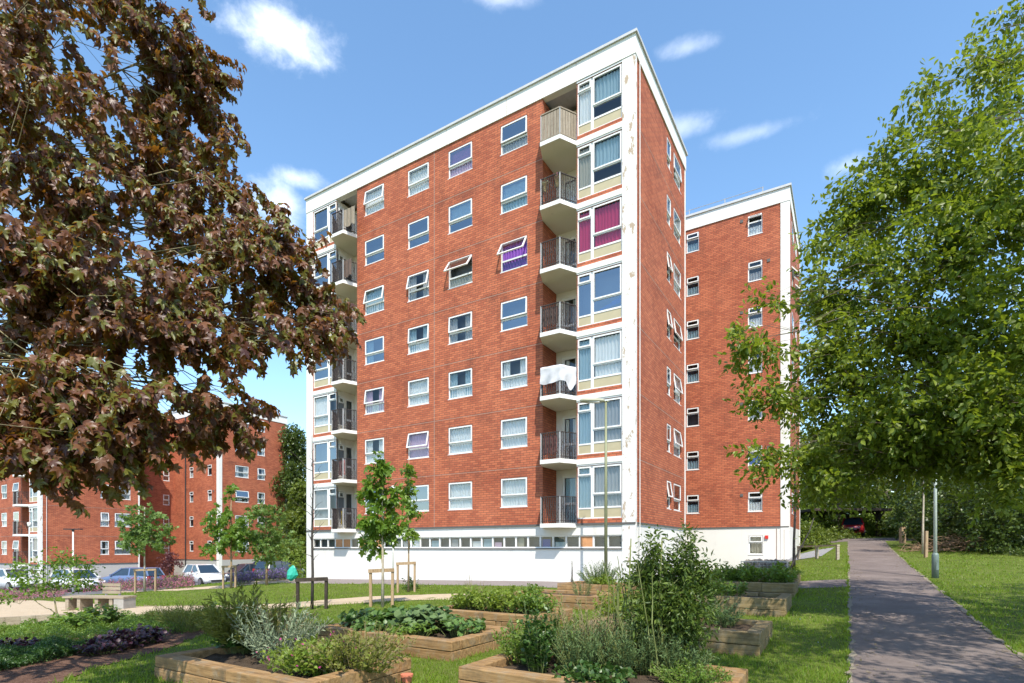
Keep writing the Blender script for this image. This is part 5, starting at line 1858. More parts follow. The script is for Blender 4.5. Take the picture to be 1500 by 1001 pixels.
# white blanket over the third railing from the bottom
z = Z0 + STO * 2
p = MB()
rng = np.random.default_rng(4)
path = [(-3.72, -0.70), (-3.4, -0.71), (-3.0, -0.71), (-2.85, -0.69), (-2.66, -0.36), (-2.49, -0.04)]
pr_ = resample(path, 34)
rows = 9
grid = []
for i, (a_, b_) in enumerate(pr_):
    t = i / 33
    nx_, ny_ = (0, -1) if t < 0.55 else (0.87, -0.48)
    drop = 0.66 + 0.05 * math.sin(t * 7) + 0.34 * math.exp(-((t - 0.82) / 0.09) ** 2) + 0.025 * math.sin(t * 23)
    col = []
    for j in range(rows):
        s_ = j / (rows - 1)
        off = 0.05 + 0.045 * math.sin(i * 0.62 + s_ * 1.5) * s_ + 0.012 * math.sin(s_ * 9 + i * 0.4)
        zz = z + 1.15 + 0.006 * math.sin(i * 0.7) - drop * s_
        col.append((a_ + nx_ * off, b_ + ny_ * off, zz))
    inner = [(a_ - nx_ * 0.06, b_ - ny_ * 0.06, z + 0.8), (a_ - nx_ * 0.05, b_ - ny_ * 0.05, z + 1.13)]
    grid.append(inner + col)
mrow = len(grid[0])
for q in grid:
    p.v += q
for i in range(len(grid) - 1):
    for j in range(mrow - 1):
        p.f.append((i * mrow + j, (i + 1) * mrow + j, (i + 1) * mrow + j + 1, i * mrow + j + 1))
        p.m.append(0)
o = p.build('blanket', M['sheet'], None, smooth=True, loc=(OX, OY, 0), rot=(0, 0, TH))
tag(o, 'white blanket hung over an iron balcony railing to dry', 'blanket')


def hung(name, label, lx, ly, z, wd, ht, m, seed):
    p = MB()
    n = 10
    for i in range(n):
        x0, x1 = wd * i / n, wd * (i + 1) / n
        y0, y1 = 0.02 * math.sin(i * 1.9 + seed), 0.02 * math.sin((i + 1) * 1.9 + seed)
        h0, h1 = ht * (1 + 0.06 * math.sin(i + seed)), ht * (1 + 0.06 * math.sin(i + 1 + seed))
        p.poly([(x0, y0, -h0), (x1, y1, -h1), (x1, y1, 0), (x0, y0, 0)])
    o = p.build(name, m, None, smooth=True, loc=tw(lx, ly, z), rot=(0, 0, TH))
    tag(o, label, 'laundry', 'washing on the balconies')


mirx = lambda x: -19.2 - x
hung('towel', 'yellow towel hung inside the lowest far balcony railing', mirx(-3.45), -0.62, Z0 + 0.95, 0.22, 0.75, plain('mustard_cloth', (0.5, 0.34, 0.04), 0.9), 1)
hung('towel', 'brown patterned cloth hung inside the second lowest far balcony', mirx(-3.3), -0.62, Z0 + STO + 1.0, 0.5, 0.8, plain('maroon_cloth', (0.22, 0.10, 0.10), 0.9, var=0.6, scale=12), 2)
hung('towel', 'plain dark cloth hung inside the second highest far balcony', mirx(-3.6), -0.62, Z0 + STO * 5 + 1.0, 0.7, 0.85, plain('brown_cloth', (0.10, 0.065, 0.05), 0.9, var=0.3), 3)
hung('screen', 'ragged weathered screen tied to the top far balcony', mirx(-3.72), -0.63, Z0 + STO * 6 + 1.05, 0.85, 0.9, M['oldwood'], 4)


# ------------------------------------------------------------------ garden plants
def plant(name, label, cat, loc, rad, H, stems, leafm, lsize, per, tpl=None, spread=0.5, up=0.8, t0=0.15, stemm=None, sr=0.006, arch=0.25, seed=1, flat=0.55, flower=None, nfl=0, fsize=(0.02, 0.04), wid=None, group=None, lean=(0, 0), el=(1, 1)):
    """stems that rise and arch out of a base, with leaves along them"""
    rng = np.random.default_rng(seed)
    o = empty(name, loc, 0, label, cat, group)
    sb = MB()
    Ps, Ds, Ss = [], [], []
    tips = []
    for s_ in range(stems):
        a_ = rng.uniform(0, 6.283)
        r_ = rad * math.sqrt(rng.random())
        b0 = np.array([r_ * math.cos(a_) * (1 - spread) * el[0], r_ * math.sin(a_) * (1 - spread) * el[1], -0.02])
        h = H * rng.uniform(0.55, 1.0) * (1 - 0.35 * (r_ / rad) ** 2)
        tip = np.array([r_ * math.cos(a_) * el[0] + rng.normal(0, 0.05) * H + lean[0] * h, r_ * math.sin(a_) * el[1] + rng.normal(0, 0.05) * H + lean[1] * h, h])
        mid = (b0 + tip) / 2 + np.array([0, 0, arch * h])
        t = np.linspace(0, 1, 6)[:, None]
        C = (1 - t) ** 2 * b0 + 2 * t * (1 - t) * mid + t ** 2 * tip
        sb.tube([tuple(c) for c in C], [sr, sr * 0.9, sr * 0.75, sr * 0.6, sr * 0.45, sr * 0.3], 4, cap=False)
        tt = t0 + (1 - t0) * (np.arange(per) + rng.random(per) * 0.7) / per
        tt = np.clip(tt, 0, 1)[:, None]
        P = (1 - tt) ** 2 * b0 + 2 * tt * (1 - tt) * mid + tt ** 2 * tip
        Tn = unit(2 * (1 - tt) * (mid - b0) + 2 * tt * (tip - mid))
        sd = rng.normal(0, 1, (per, 3))
        sd = unit(np.cross(Tn, sd))
        D = Tn * up + sd * (1.1 - up * 0.5) + np.array([0, 0, -0.1])
        Ps.append(P)
        Ds.append(D)
        Ss.append(rng.uniform(*lsize, per) * (1.15 - 0.45 * tt[:, 0]))
        tips.append(tip)
    P, D, Sz = np.concatenate(Ps), np.concatenate(Ds), np.concatenate(Ss)
    V, Fc = leaves(P, D, Sz, tpl or LF, rng, flat, None if wid is None else np.full(len(P), wid))
    sb.build('stem', stemm or M['stem'], o)
    put('foliage', np_mesh('foliage', V, Fc, leafm), o)
    if flower is not None:
        tips = np.array(tips)
        C = tips[rng.integers(0, len(tips), nfl)] + rng.normal(0, 0.03, (nfl, 3))
        V, Fc = leaves(C, rng.normal(0, 1, (nfl, 3)) + np.array([0, 0, 0.6]), rng.uniform(*fsize, nfl), DM, rng, 0.2)
        put('flower', np_mesh('flower', V, Fc, flower), o)
    return o


def bed_at(key, px, py=None, u=None, v=None):
    """a place on a bed's soil: where the pixel's ray meets the soil, kept inside the bed"""
    lx, ly, wd, dp, sz = BEDS[key]
    if u is None:
        Y = (EYE - sz) * F / (py - HY)
        X = (px - CX) / F * Y
        a_, b_ = lw(X, Y)
        a_ = min(max(a_, lx + 0.32), lx + wd - 0.32)
        b_ = min(max(b_, ly + 0.32), ly + dp - 0.32)
    else:
        a_, b_ = lx + u * wd, ly + v * dp
    X, Y = wl(a_, b_)
    return (X, Y, sz)


GP = 'plants in the raised beds'
BR = tpl_leaf(0.42)
NA = tpl_leaf(0.12)
# bed A
plant('fennel_plant', 'tall airy olive fennel arching over the end of the bed', 'plant', bed_at('A', 300, 945), 0.62, 0.92, 80, M['olive'], (0.07, 0.15), 26, NA, 0.75, 0.9, 0.2, sr=0.005, arch=0.3, seed=1, flat=0.3, group=GP)
plant('leafy_plant', 'dark glossy broad leaved plant between the fennel and silver spikes', 'plant', bed_at('A', 335, 955), 0.32, 0.34, 36, M['deep'], (0.07, 0.13), 8, BR, 0.6, 0.5, 0.4, seed=2, group=GP)
plant('silver_plant', 'silver leaved plant with pale upright spikes', 'plant', bed_at('A', 405, 965), 0.62, 0.86, 44, M['silver'], (0.05, 0.11), 18, NA, 0.75, 0.6, 0.08, M['silver'], 0.007, 0.1, 3, 0.4, group=GP)
plant('silver_plant', 'lower tangle of silver stems behind the pale spikes', 'plant', bed_at('A', 470, 950), 0.62, 0.62, 36, M['silver'], (0.04, 0.09), 20, NA, 0.8, 0.6, 0.08, M['silver'], 0.006, 0.1, 4, 0.4, group=GP)
plant('flowering_herb', 'yellow green herb dotted with magenta flowers', 'plant', bed_at('A', 460, 985), 0.6, 0.42, 110, M['bean'], (0.045, 0.085), 14, LF, 0.6, 0.6, 0.15, seed=5, flower=M['magflower'], nfl=40, fsize=(0.025, 0.045), group=GP)
plant('flowering_herb', 'sprawling straw coloured herb spilling over the bed corner', 'plant', bed_at('A', 530, 985), 0.7, 0.5, 110, M['olive'], (0.04, 0.08), 16, LF, 0.55, 0.7, 0.1, M['drystem'], seed=6, group=GP)
plant('tall_herb', 'tall thin herb stems going to seed above the silver tangle', 'plant', bed_at('A', 440, 948), 0.6, 0.95, 40, M['dry'], (0.03, 0.06), 26, NA, 0.6, 0.8, 0.3, M['drystem'], 0.005, 0.05, 7, 0.3, group=GP)
# bed B
for i, (u, v, r_, h, m, sz, lab) in enumerate(((0.16, 0.5, 0.55, 0.34, 'squash', (0.10, 0.17), 'dark spreading squash at the far end of the squash bed'), (0.36, 0.6, 0.5, 0.42, 'squash', (0.12, 0.20), 'squash plant left of the big blue green leaves'),
                                               (0.56, 0.55, 0.5, 0.46, 'bluegreen', (0.16, 0.27), 'squash plant with the largest blue green leaves'), (0.62, 0.25, 0.4, 0.28, 'herb', (0.06, 0.10), 'low bright strawberry plant along the front sleepers'),
                                               (0.82, 0.55, 0.42, 0.34, 'squash', (0.08, 0.14), 'rounded strawberry plant by the corner of the squash bed'), (0.36, 0.22, 0.4, 0.25, 'squash', (0.07, 0.12), 'low squash trailing to the front boards'))):
    plant('squash_plant' if 'squash' in lab[:24] else 'strawberry_plant', lab, 'plant', bed_at('B', 0, 0, u, v), r_, h, 64, M[m], sz, 5, BR, 0.45, 0.35, 0.6, seed=20 + i, flat=0.75, group=GP)
plant('tall_herb', 'single dark leafy stalk standing up from the squash bed', 'plant', bed_at('B', 0, 0, 0.60, 0.75), 0.12, 0.62, 6, M['deep'], (0.08, 0.14), 14, BR, 0.6, 0.5, 0.2, seed=28, group=GP)
# bed C
for i, (u, v, lab) in enumerate(((0.2, 0.5, 'potato plant with yellowing lower leaves near the dry stalks'), (0.42, 0.5, 'bright potato plant in the middle of its bed'), (0.64, 0.5, 'taller potato plant right of the middle one'), (0.84, 0.45, 'potato plant by the corner of the potato bed'))):
    plant('potato_plant', lab, 'plant', bed_at('C', 0, 0, u, v), 0.48, 0.52 + 0.05 * i, 60, M['bean' if i < 3 else 'herb'], (0.06, 0.12), 14, LF, 0.5, 0.5, 0.2, seed=30 + i, group=GP)
plant('seed_stalk', 'dry brown seed stalks rising from the end of the potato bed', 'plant', bed_at('C', 0, 0, 0.14, 0.75), 0.28, 0.95, 12, M['dry'], (0.025, 0.05), 26, NA, 0.4, 0.7, 0.3, M['drystem'], 0.006, 0.05, 35, group=GP)
# beds D and E
plant('tall_herb', 'wispy green stems in the mostly bare bed', 'plant', bed_at('D', 0, 0, 0.72, 0.6), 0.4, 0.6, 22, M['bluegreen'], (0.04, 0.07), 18, NA, 0.5, 0.7, 0.2, seed=40, group=GP)
plant('leafy_plant', 'small leafy plant at the corner of the mostly bare bed', 'plant', bed_at('D', 0, 0, 0.18, 0.4), 0.35, 0.35, 30, M['herb'], (0.06, 0.1), 9, LF, 0.5, 0.5, 0.2, seed=41, group=GP)
plant('grey_herb', 'grey green herb bush under the block front', 'plant', bed_at('E', 0, 0, 0.40, 0.6), 0.75, 0.85, 120, M['bluegreen'], (0.05, 0.09), 20, NA, 0.5, 0.6, 0.1, seed=42, group=GP)
plant('leafy_plant', 'bright low leaves before the grey green herb bush', 'plant', bed_at('E', 0, 0, 0.5, 0.3), 0.5, 0.42, 60, M['bean'], (0.06, 0.11), 10, LF, 0.5, 0.5, 0.2, seed=43, group=GP)
plant('leafy_plant', 'green leafy plant at the foot of the white corner column', 'plant', bed_at('E', 0, 0, 0.9, 0.45), 0.5, 0.45, 60, M['herb'], (0.07, 0.12), 9, LF, 0.5, 0.5, 0.2, seed=44, group=GP)
plant('seed_stalk', 'lone dark seed stalk left of the grey green herb bush', 'plant', bed_at('E', 0, 0, 0.06, 0.5), 0.06, 1.05, 4, M['dry'], (0.03, 0.06), 20, NA, 0.4, 0.7, 0.3, M['darkbark'], 0.01, 0.02, 45, group=GP)
# bed F, closest on the right
plant('leafy_plant', 'bright mint like plant at the exposed corner of its bed', 'plant', bed_at('F', 735, 965), 0.46, 0.56, 100, M['herb'], (0.04, 0.075), 14, LF, 0.5, 0.6, 0.15, seed=50, group=GP)
plant('tall_herb', 'dense dark leafy stems just right of the bright mint', 'plant', bed_at('F', 790, 985), 0.24, 0.80, 40, M['deep'], (0.05, 0.09), 26, LF, 0.55, 0.6, 0.1, seed=51, group=GP)
plant('tall_herb', 'slender dark spire above the blue green herbs', 'plant', bed_at('F', 822, 975), 0.10, 0.95, 10, M['deep'], (0.03, 0.05), 40, NA, 0.3, 0.8, 0.05, seed=52, group=GP)
for i, (px, py, r_, h, lab) in enumerate(((850, 985, 0.36, 0.50, 'blue green sage like mound right of the dark spire'), (905, 985, 0.42, 0.54, 'largest blue green herb mound in its bed'), (955, 980, 0.42, 0.52, 'blue green herb mound beneath the tall bush'), (1000, 985, 0.36, 0.36, 'blue green herb mound nearest the bare sleeper corner'))):
    plant('blue_green_herb', lab, 'plant', bed_at('F', px, py), r_ * 1.1, h * 1.25, 110, M['bluegreen'], (0.035, 0.065), 26, NA, 0.55, 0.65, 0.08, seed=53 + i, group=GP)
plant('straw_grass', 'pale straw stems mixed into the blue green mounds', 'plant', bed_at('F', 900, 960), 0.5, 0.85, 70, M['dry'], (0.04, 0.08), 16, NA, 0.4, 0.85, 0.2, M['drystem'], 0.004, 0.05, 58, group=GP)
plant('leafy_plant', 'low dark green leaves along the front boards under the mounds', 'plant', bed_at('F', 860, 1010), 0.42, 0.26, 60, M['deep'], (0.05, 0.09), 9, BR, 0.5, 0.5, 0.3, seed=59, group=GP)
plant('leafy_plant', 'low green thyme like mat at the bare sleeper corner', 'plant', bed_at('F', 1010, 1005), 0.42, 0.26, 110, M['herb'], (0.025, 0.045), 18, LF, 0.5, 0.6, 0.1, seed=60, group=GP)
plant('wispy_stalks', 'wispy upright seed stalks between the dark stems and the tall bush', 'plant', bed_at('F', 870, 965), 0.62, 0.98, 44, M['herb'], (0.035, 0.07), 26, NA, 0.6, 0.8, 0.25, M['drystem'], 0.005, 0.03, 160, 0.3, group=GP)
plant('wispy_stalks', 'wispy green stalks leaning over the mint like plant', 'plant', bed_at('F', 745, 955), 0.5, 0.8, 26, M['bluegreen'], (0.035, 0.07), 24, NA, 0.6, 0.8, 0.2, M['stem'], 0.005, 0.05, 161, 0.3, group=GP)
plant('wispy_stalks', 'loose straw stalks spilling over the squash bed corner nearest the silver spikes', 'plant', bed_at('A', 560, 970), 0.6, 0.62, 40, M['olive'], (0.03, 0.06), 22, NA, 0.7, 0.8, 0.2, M['drystem'], 0.004, 0.1, 162, 0.3, group=GP)
# bed G behind the tall bush
for nm, u, sd, bl in (('tall narrow leaved green bush, its highest shoots in front of the white corner', (955, 962), 61, [(955, 810, 13, 34, 40), (948, 842, 24, 24, 90), (962, 880, 32, 34, 170), (940, 905, 22, 30, 70), (960, 935, 36, 24, 130)]),
                      ('slimmer right half of the tall bush leaning over the mossy sleepers', (1000, 964), 62, [(1003, 805, 12, 34, 40), (1000, 842, 26, 26, 110), (1026, 850, 22, 22, 64), (1000, 885, 34, 34, 180), (1005, 928, 34, 26, 130), (1035, 832, 10, 14, 8)])):
    L0 = bed_at('F', *u)
    k_ = L0[1] / F
    bb = [(a_ * k_ - CX * k_ - L0[0], ((i * 5) % 3 - 1) * 0.12, EYE + (HY - b_) * k_ - L0[2], rx_ * k_, rx_ * k_, rz_ * k_, int(n_ * 1.0)) for i, (a_, b_, rx_, rz_, n_) in enumerate(bl)]
    tree('tall_bush', L0, nm, 'bush', None, [(0, 0, -0.05), (0.02, 0, 0.4), (0, 0.02, 0.9), (0.02, 0, 1.5)], 0.018, bb, M['bushleaf'], M['stem'], tpl_leaf(0.16), (0.042, 0.085), 0.34, 11, sd, 0.4, 0.1, 0.2, 2.5, 14, limb_r=0.7, shell=0.5)
    sp = MB()
    rs = np.random.default_rng(sd)
    for q_ in range(9):
        x_ = rs.uniform(-0.3, 0.3)
        y_ = rs.uniform(-0.25, 0.25)
        sp.tube(curve_pts((L0[0] + x_ * 0.6, L0[1] + y_, L0[2] - 0.03), (L0[0] + x_ * 1.2, L0[1] + y_, L0[2] + rs.uniform(0.7, 1.3)), 0.02, 5, rs, 0.2), [0.011, 0.01, 0.008, 0.006, 0.004], 5, cap=False)
    st_ = sp.build('stem', M['stem'], bpy.data.objects[[o_.name for o_ in COL.objects if o_.get('label') == nm][0]])
    st_.matrix_parent_inverse = Matrix.Translation((-L0[0], -L0[1], -L0[2]))
plant('leafy_plant', 'rangy green plant in the mossy bed behind the tall bush', 'plant', bed_at('G', 0, 0, 0.42, 0.5), 0.55, 0.7, 60, M['herb'], (0.06, 0.11), 16, LF, 0.5, 0.5, 0.15, seed=163, group=GP)
plant('leafy_plant', 'sparse yellow green plant left of the tall bush', 'plant', bed_at('G', 0, 0, 0.08, 0.5), 0.42, 0.75, 34, M['bean'], (0.05, 0.09), 18, LF, 0.5, 0.5, 0.15, seed=63, group=GP)
plant('grey_herb', 'grassy grey herb at the root of the tall bush', 'plant', bed_at('G', 0, 0, 0.72, 0.7), 0.4, 0.5, 50, M['bluegreen'], (0.05, 0.09), 18, NA, 0.5, 0.7, 0.1, seed=64, group=GP)
# beds H, I and J
for i, (u, v, m, h, lab) in enumerate(((0.12, 0.5, 'bean', 0.55, 'bean plant behind the tall bush stems'), (0.36, 0.45, 'bean', 0.5, 'yellow green bean plant in the middle of the bean bed'), (0.58, 0.4, 'herb', 0.5, 'darker bean plant trailing to the corner of the bean bed'))):
    plant('bean_plant', lab, 'plant', bed_at('H', 0, 0, u, v), 0.45, h, 40, M[m], (0.07, 0.13), 9, BR, 0.45, 0.4, 0.3, seed=70 + i, flat=0.7, group=GP)
for i, (u, lab) in enumerate(((0.34, 'potato plant beside the bare soil below the gabion'), (0.58, 'largest potato plant below the gabion'), (0.84, 'potato plant beside the lawn edge below the gabion'))):
    plant('potato_plant', lab, 'plant', bed_at('I', 0, 0, u, 0.5), 0.48, 0.6, 55, M['herb'], (0.08, 0.14), 11, LF, 0.45, 0.5, 0.2, seed=80 + i, group=GP)
for i, (u, lab) in enumerate(((0.35, 'dark feathery grass clump by the steps of the gabion'), (0.62, 'dark feathery grass clump in the middle of the grassy bed'), (0.86, 'dark feathery grass clump nearest the leaning sapling'))):
    plant('feather_grass', lab, 'plant', bed_at('J', 0, 0, u, 0.6), 0.55, 0.26, 110, M['herb'], (0.08, 0.16), 8, tpl_blade(), 0.5, 0.9, 0.05, seed=85 + i, flat=0.2, wid=0.07, group=GP)

# borders on the left
x, y = at(82, 926)
tree('open_shrub', gz(x, y), 'open many stemmed shrub with thin branches in the shaded border', 'shrub', None, [(0, 0, -0.1), (0.02, 0, 0.35), (-0.05, 0, 0.8)], 0.03,
     [(-0.5, 0, 1.25, 0.42, 0.4, 0.28, 36), (0.15, 0.1, 1.5, 0.38, 0.4, 0.3, 34), (-0.75, 0.1, 0.95, 0.35, 0.35, 0.2, 26), (0.4, 0, 1.05, 0.42, 0.35, 0.25, 34), (-0.1, 0, 1.0, 0.4, 0.4, 0.22, 26), (0.65, 0, 1.35, 0.25, 0.3, 0.15, 12), (-1.0, 0, 0.65, 0.3, 0.3, 0.15, 16)],
     M['herb'], M['palebark'], LF, (0.05, 0.085), 0.35, 8, 90, 0.5, 0.1, 0.2, 2.0, 5, limb_r=0.45, shell=0.5)
GB = 'plants in the shaded border'
for i, (px, py, r_, h, m, sz, n_, tp, lab) in enumerate((
        (112, 925, 0.5, 0.50, 'herb', (0.09, 0.15), 60, BR, 'broad leaved green plant at the foot of the open shrub'),
        (150, 918, 0.5, 0.55, 'herb', (0.08, 0.14), 60, BR, 'tallest broad leaved green plant before the bench'),
        (175, 950, 0.42, 0.30, 'heuchera', (0.07, 0.12), 70, BR, 'purple black leaved plant on the bark mulch'),
        (205, 943, 0.42, 0.32, 'heuchera', (0.07, 0.12), 70, BR, 'purple black leaved plant beside the arching grass'),
        (150, 958, 0.36, 0.24, 'heuchera', (0.06, 0.1), 60, BR, 'lowest purple black leaved plant at the hedge end'),
        (20, 955, 0.4, 0.22, 'heuchera', (0.06, 0.1), 60, BR, 'purple leaved plant at the picture edge between two green mats'),
        (280, 925, 0.55, 0.62, 'olive', (0.14, 0.26), 110, tpl_blade(), 'arching olive grass at the end of the border'),
        (240, 915, 0.5, 0.45, 'olive', (0.12, 0.22), 90, tpl_blade(), 'shorter olive grass clump by the sandy path'),
        (310, 905, 0.45, 0.42, 'deep', (0.06, 0.1), 60, LF, 'dark leafy clump where the border meets the lawn'))):
    x, y = at(px, py)
    blade = tp is not LF and tp is not BR
    plant('border_grass' if blade else 'border_plant', lab, 'plant', gz(x, y), r_, h, n_, M[m], sz, 6 if not blade else 5, tp, 0.5, 0.9 if blade else 0.45, 0.35, seed=100 + i, flat=0.2 if blade else 0.7, wid=0.07 if blade else None, group=GB)


def cover(name, label, poly, hgt, count, m, size, tpl, seed, up=0.6, kind='stuff', cat=None):
    rng = np.random.default_rng(seed)
    P2 = np.array(poly)
    lo, hi = P2.min(0), P2.max(0)
    Q = rng.uniform(lo, hi, (count * 3, 2))
    Q = Q[pip(Q, P2)][:count]
    n = len(Q)
    bump = 0.55 + 0.25 * np.sin(Q[:, 0] * 3.1 + 1) * np.cos(Q[:, 1] * 2.7) + 0.2 * np.sin(Q[:, 0] * 9 + Q[:, 1] * 7)
    Zc = G(Q[:, 0], Q[:, 1]) + hgt * bump * rng.random(n) ** 0.6
    P = np.stack([Q[:, 0], Q[:, 1], Zc], 1)
    D = rng.normal(0, 1, (n, 3)) + np.array([0, 0, up])
    V, Fc = leaves(P, D, rng.uniform(*size, n), tpl, rng, 0.4)
    o = put(name, np_mesh(name, V, Fc, m))
    return tag(o, label, cat, None, kind)


def poly_px(*pts):
    return [at(*p) for p in pts]


cover('ground_cover', 'low dense green ground cover band nearest in the shaded border', poly_px((-60, 975), (0, 968), (60, 956), (125, 948), (132, 956), (70, 971), (0, 985), (-60, 995)), 0.26, 24000, M['deep'], (0.02, 0.04), DM, 1)
cover('ground_cover', 'soft green herb layer behind the bark mulch', poly_px((-60, 925), (60, 922), (160, 915), (240, 905), (330, 905), (300, 925), (200, 938), (100, 945), (0, 955), (-60, 960)), 0.30, 30000, M['herb'], (0.025, 0.05), DM, 2)
cover('ground_cover', 'weedy leaves under the brushwood and dark shrubs', [((1398 - CX) / F * 27, 27.0), ((1560 - CX) / F * 20.5, 20.5), ((1560 - CX) / F * 26, 26.0), ((1420 - CX) / F * 31, 31.0)], 0.5, 14000, M['darkleaf'], (0.06, 0.11), DM, 3)
# pink flowering hedge and lavender along the car park
k = 30 / F
cover('flowering_hedge', 'low hedge covered in dusty pink blossom before the parked cars', [at(90, 868.5), at(180, 868.5), at(282, 864), at(286, 857), at(200, 858), at(90, 858)], 0.95, 15000, M['pinkflower'], (0.06, 0.12), DM, 4, kind='thing', cat='hedge')
cover('flowering_hedge', 'low pink blossom hedge beyond the sandy seating area', [at(-20, 884), at(70, 880), at(100, 872), at(100, 866), at(40, 868), at(-20, 872)], 0.6, 8000, M['pinkflower'], (0.05, 0.09), DM, 5, kind='thing', cat='hedge')
for i, (px, py, lab) in enumerate(((346, 858, 'lavender clump between the white hatchback and the path'), (388, 853, 'lavender clump below the loosest sapling'), (405, 851, 'lavender clump nearest the teal bag'), (368, 853, 'lavender clump before the charcoal hatchback'))):
    x, y = at(px, py)
    plant('lavender_plant', lab, 'plant', (x, y + 0.6, g(x, y)), 0.65, 0.75, 80, M['lavender'], (0.08, 0.13), 10, NA, 0.6, 0.7, 0.2, seed=120 + i, wid=1.6, group='lavender along the pale path')
x, y = at(248, 850)
tree('plum_shrub', gz(x, y), 'purple leaved shrub in front of the dark link wall', 'shrub', None, [(0, 0, -0.1), (0, 0, 0.8), (0.1, 0, 1.6)], 0.05,
     [(0, 0, 1.9, 0.9, 0.7, 0.6, 60), (-0.5, 0, 1.4, 0.7, 0.6, 0.5, 40), (0.6, 0, 1.5, 0.7, 0.6, 0.5, 44), (0.1, 0, 0.9, 0.7, 0.6, 0.5, 30), (0.2, 0, 2.4, 0.4, 0.4, 0.4, 16)], M['plumleaf'], M['darkbark'], LF, (0.10, 0.17), 0.5, 8, 91, limb_n=6, limb_r=0.4)
x, y = at(598, 866)
plant('leafy_plant', 'dark weed growing inside the stake frame nearest the block', 'plant', (x + 0.15, y - 0.1, g(x, y)), 0.4, 0.6, 16, M['deep'], (0.08, 0.15), 7, LF, 0.5, 0.5, 0.2, seed=130)

# teal bag on the dark stake frame
x, y = at(457, 893)
k = y / F
p = MB()
secs = [(0.0, 0.02, 0.0), (0.06, 0.11, -0.02), (0.16, 0.14, 0.02), (0.27, 0.11, 0.03), (0.36, 0.07, 0.05), (0.42, 0.02, 0.06)]
n = 12
for zz, r_, ox_ in secs:
    for i in range(n):
        a_ = 6.283 * i / n
        rr2 = r_ * (1 + 0.22 * math.sin(3 * a_ + zz * 9))
        p.v.append((ox_ + rr2 * math.cos(a_), rr2 * 0.6 * math.sin(a_), zz))
for i in range(len(secs) - 1):
    for j in range(n):
        p.f.append((i * n + j, i * n + (j + 1) % n, (i + 1) * n + (j + 1) % n, (i + 1) * n + j))
        p.m.append(0)
o = p.build('plastic_bag', M['teal'], None, smooth=False, loc=((429 - CX) / F * y, y - 0.12, EYE + (HY - 851) / F * y))
tag(o, 'teal plastic bag tied to the top of the dark stake frame', 'bag')

# ------------------------------------------------------------------ lawn
rng = np.random.default_rng(77)
NB = 330000
r_ = 3.2 * (40 / 3.2) ** (rng.random(NB) ** 0.85)
a_ = rng.uniform(-0.80, 0.80, NB)
Q = np.stack([r_ * np.sin(a_), r_ * np.cos(a_)], 1)
ok = np.ones(NB, bool)
for m_ in MASKS:
    ok &= ~pip(Q, m_)
lx_, ly_ = lw(Q[:, 0], Q[:, 1])
ok &= ~((ly_ > -3.1) & (lx_ < 2.4) & (lx_ > -22))
ok &= ~((ly_ > 8) & (lx_ < 5.5))
patch = np.sin(Q[:, 0] * 1.3 + 2) * np.cos(Q[:, 1] * 1.1) + 0.6 * np.sin(Q[:, 0] * 3.7 + Q[:, 1] * 2.9)
ok &= rng.random(NB) < 0.78 + 0.2 * patch
Q = Q[ok]
dist = np.hypot(Q[:, 0], Q[:, 1])
n = len(Q)
P = np.stack([Q[:, 0], Q[:, 1], G(Q[:, 0], Q[:, 1]) - 0.004], 1)
D = np.stack([rng.normal(0, 0.45, n), rng.normal(0, 0.45, n), np.ones(n)], 1)
Sz = rng.uniform(0.03, 0.075, n) * (1 + 0.25 * patch[ok])
# longer tufts where the mower misses: along sleepers, stakes and path edges
ep = []
for m_ in MASKS:
    L_ = resample(np.vstack([m_, m_[:1]]), max(40, int(22 * np.hypot(*np.diff(np.vstack([m_, m_[:1]]), axis=0).T).sum())))
    ep.append(L_)
ep = np.vstack(ep)
ep = np.repeat(ep, 5, 0) + rng.normal(0, 0.035, (len(ep) * 5, 2))
clump = np.sin(ep[:, 0] * 5.1) * np.cos(ep[:, 1] * 4.3) + rng.normal(0, 0.5, len(ep))
de = np.hypot(ep[:, 0], ep[:, 1])
keep = (ep[:, 1] > 3) & (de < 30) & (np.abs(ep[:, 0]) < ep[:, 1] * 1.05) & (clump > -0.1)
lx_, ly_ = lw(ep[:, 0], ep[:, 1])
keep &= ~((ly_ > -2.9) & (lx_ < 2.4) & (lx_ > -22))
for m_ in MASKS:
    keep &= ~pip(ep, m_)
ep, clump = ep[keep], clump[keep]
P = np.vstack([P, np.stack([ep[:, 0], ep[:, 1], G(ep[:, 0], ep[:, 1]) - 0.004], 1)])
m2 = len(ep)
D = np.vstack([D, np.stack([rng.normal(0, 0.5, m2), rng.normal(0, 0.5, m2), np.ones(m2)], 1)])
Sz = np.r_[Sz, rng.uniform(0.06, 0.13, m2) * (0.8 + 0.3 * np.clip(clump, 0, 1.5))]
dist = np.r_[dist, np.hypot(ep[:, 0], ep[:, 1])]
V, Fc = leaves(P, D, Sz, tpl_blade(), rng, 0.0, (0.0045 + 0.0007 * dist) / Sz)
tag(put('grass', np_mesh('grass', V, Fc, M['grass'])), 'short mown lawn grass between beds and paths', None, None, 'stuff')

# leaf litter on the path, the lawn and the pavement
n = 900
t_ = rng.uniform(-16, 12, n)
u_ = rng.normal(0, 1, n)
lx_ = 7.98 + np.where(rng.random(n) < 0.6, np.sign(u_) * (0.9 - np.abs(rng.normal(0, 0.22, n))), rng.uniform(-2.2, 2.6, n))
X_, Y_ = wl(lx_, t_)
P = np.stack([X_, Y_, G(X_, Y_) + 0.024], 1)
D = rng.normal(0, 1, (n, 3)) * np.array([1, 1, 0.12])
V, Fc = leaves(P, D, rng.uniform(0.025, 0.055, n), LF, rng, 0.92)
tag(put('fallen_leaves', np_mesh('fallen_leaves', V, Fc, M['dry'])), 'dry fallen leaves scattered along the path edges', None, None, 'stuff')
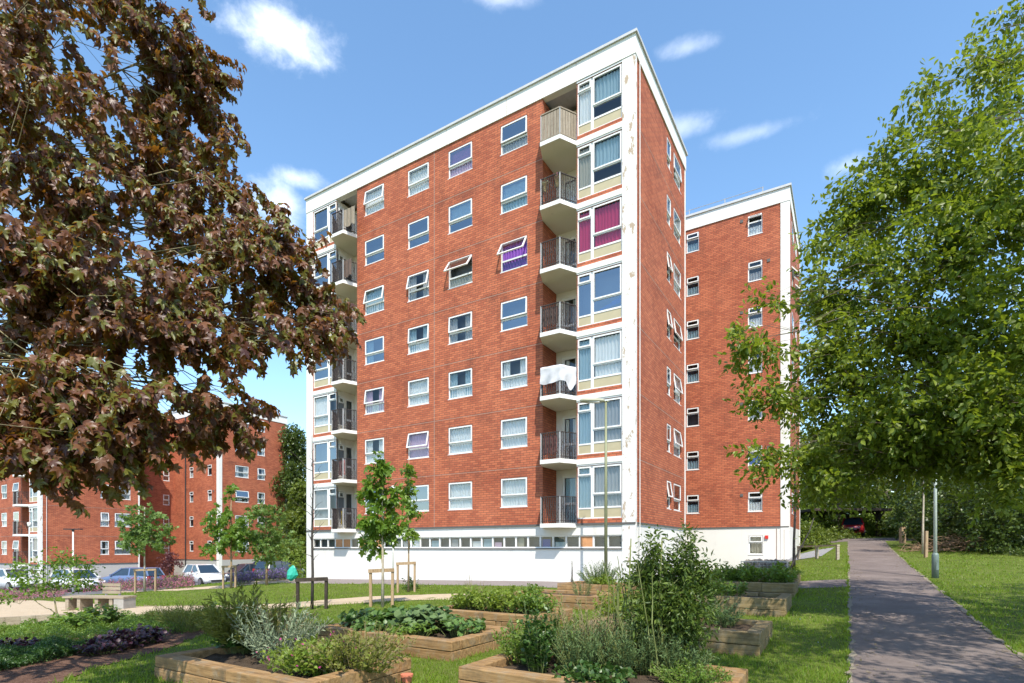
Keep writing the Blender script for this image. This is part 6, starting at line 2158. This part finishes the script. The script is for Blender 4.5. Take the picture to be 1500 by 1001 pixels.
# wildflowers in the mown grass
n = 500
X_ = rng.uniform(-6, 16, n)
Y_ = rng.uniform(8, 24, n)
Q = np.stack([X_, Y_], 1)
ok = np.ones(n, bool)
for m_ in MASKS:
    ok &= ~pip(Q, m_)
lx_, ly_ = lw(X_, Y_)
ok &= (lx_ > 6) & (ly_ < 12)
P = np.stack([X_[ok], Y_[ok], G(X_[ok], Y_[ok]) + 0.055], 1)
V, Fc = leaves(np.repeat(P, 3, 0), rng.normal(0, 1, (ok.sum() * 3, 3)) * np.array([1, 1, 0.3]), np.full(ok.sum() * 3, 0.022), DM, rng, 0.8)
tag(put('daisies', np_mesh('daisies', V, Fc, M['sheet'])), 'tiny white daisies dotted over the sunny lawn', None, None, 'stuff')

# terracotta pot on the grass between the two nearest beds
x, y = at(596, 1004)
p = MB()
p.tube([(0, 0, 0), (0, 0, 0.10), (0, 0, 0.101), (0, 0, 0.13), (0, 0, 0.131), (0, 0, 0.09)], [0.045, 0.062, 0.072, 0.074, 0.06, 0.055], 16)
o = p.build('flower_pot', M['terracotta'], None, smooth=False, loc=gz(x, y))
tag(o, 'small terracotta pot on the grass between two timber beds', 'flower pot')

# flowers and pots on the second highest balcony, washing line clutter on others
zb_ = Z0 + STO * 5
for i, (lx, ly, lab) in enumerate(((-3.55, -0.66, 'dried pale flowers tied to the railing of the second highest near balcony'), (-2.98, -0.66, 'pinkish dried flowers at the railing corner of the second highest near balcony'))):
    X_, Y_, Z_ = tw(lx, ly, zb_ + 0.55)
    plant('balcony_flowers', lab, 'plant', (X_, Y_, Z_), 0.16, 0.55, 22, M['dry'], (0.04, 0.08), 9, NA, 0.4, 0.7, 0.1, M['drystem'], seed=140 + i, flower=M['pinkflower' if i else 'silver'], nfl=40, fsize=(0.05, 0.09))
hung('towel', 'dark cloth hung inside the near balcony railing above the white blanket', -3.70, -0.62, Z0 + STO * 3 + 0.98, 0.7, 0.7, plain('brown_towel', (0.13, 0.07, 0.055), 0.9, var=0.3), 6)
hung('towel', 'red brown cloth hung inside the second lowest near balcony', -3.66, -0.62, Z0 + STO + 0.98, 0.62, 0.75, plain('red_brown_towel', (0.20, 0.07, 0.06), 0.9, var=0.5, scale=14), 7)
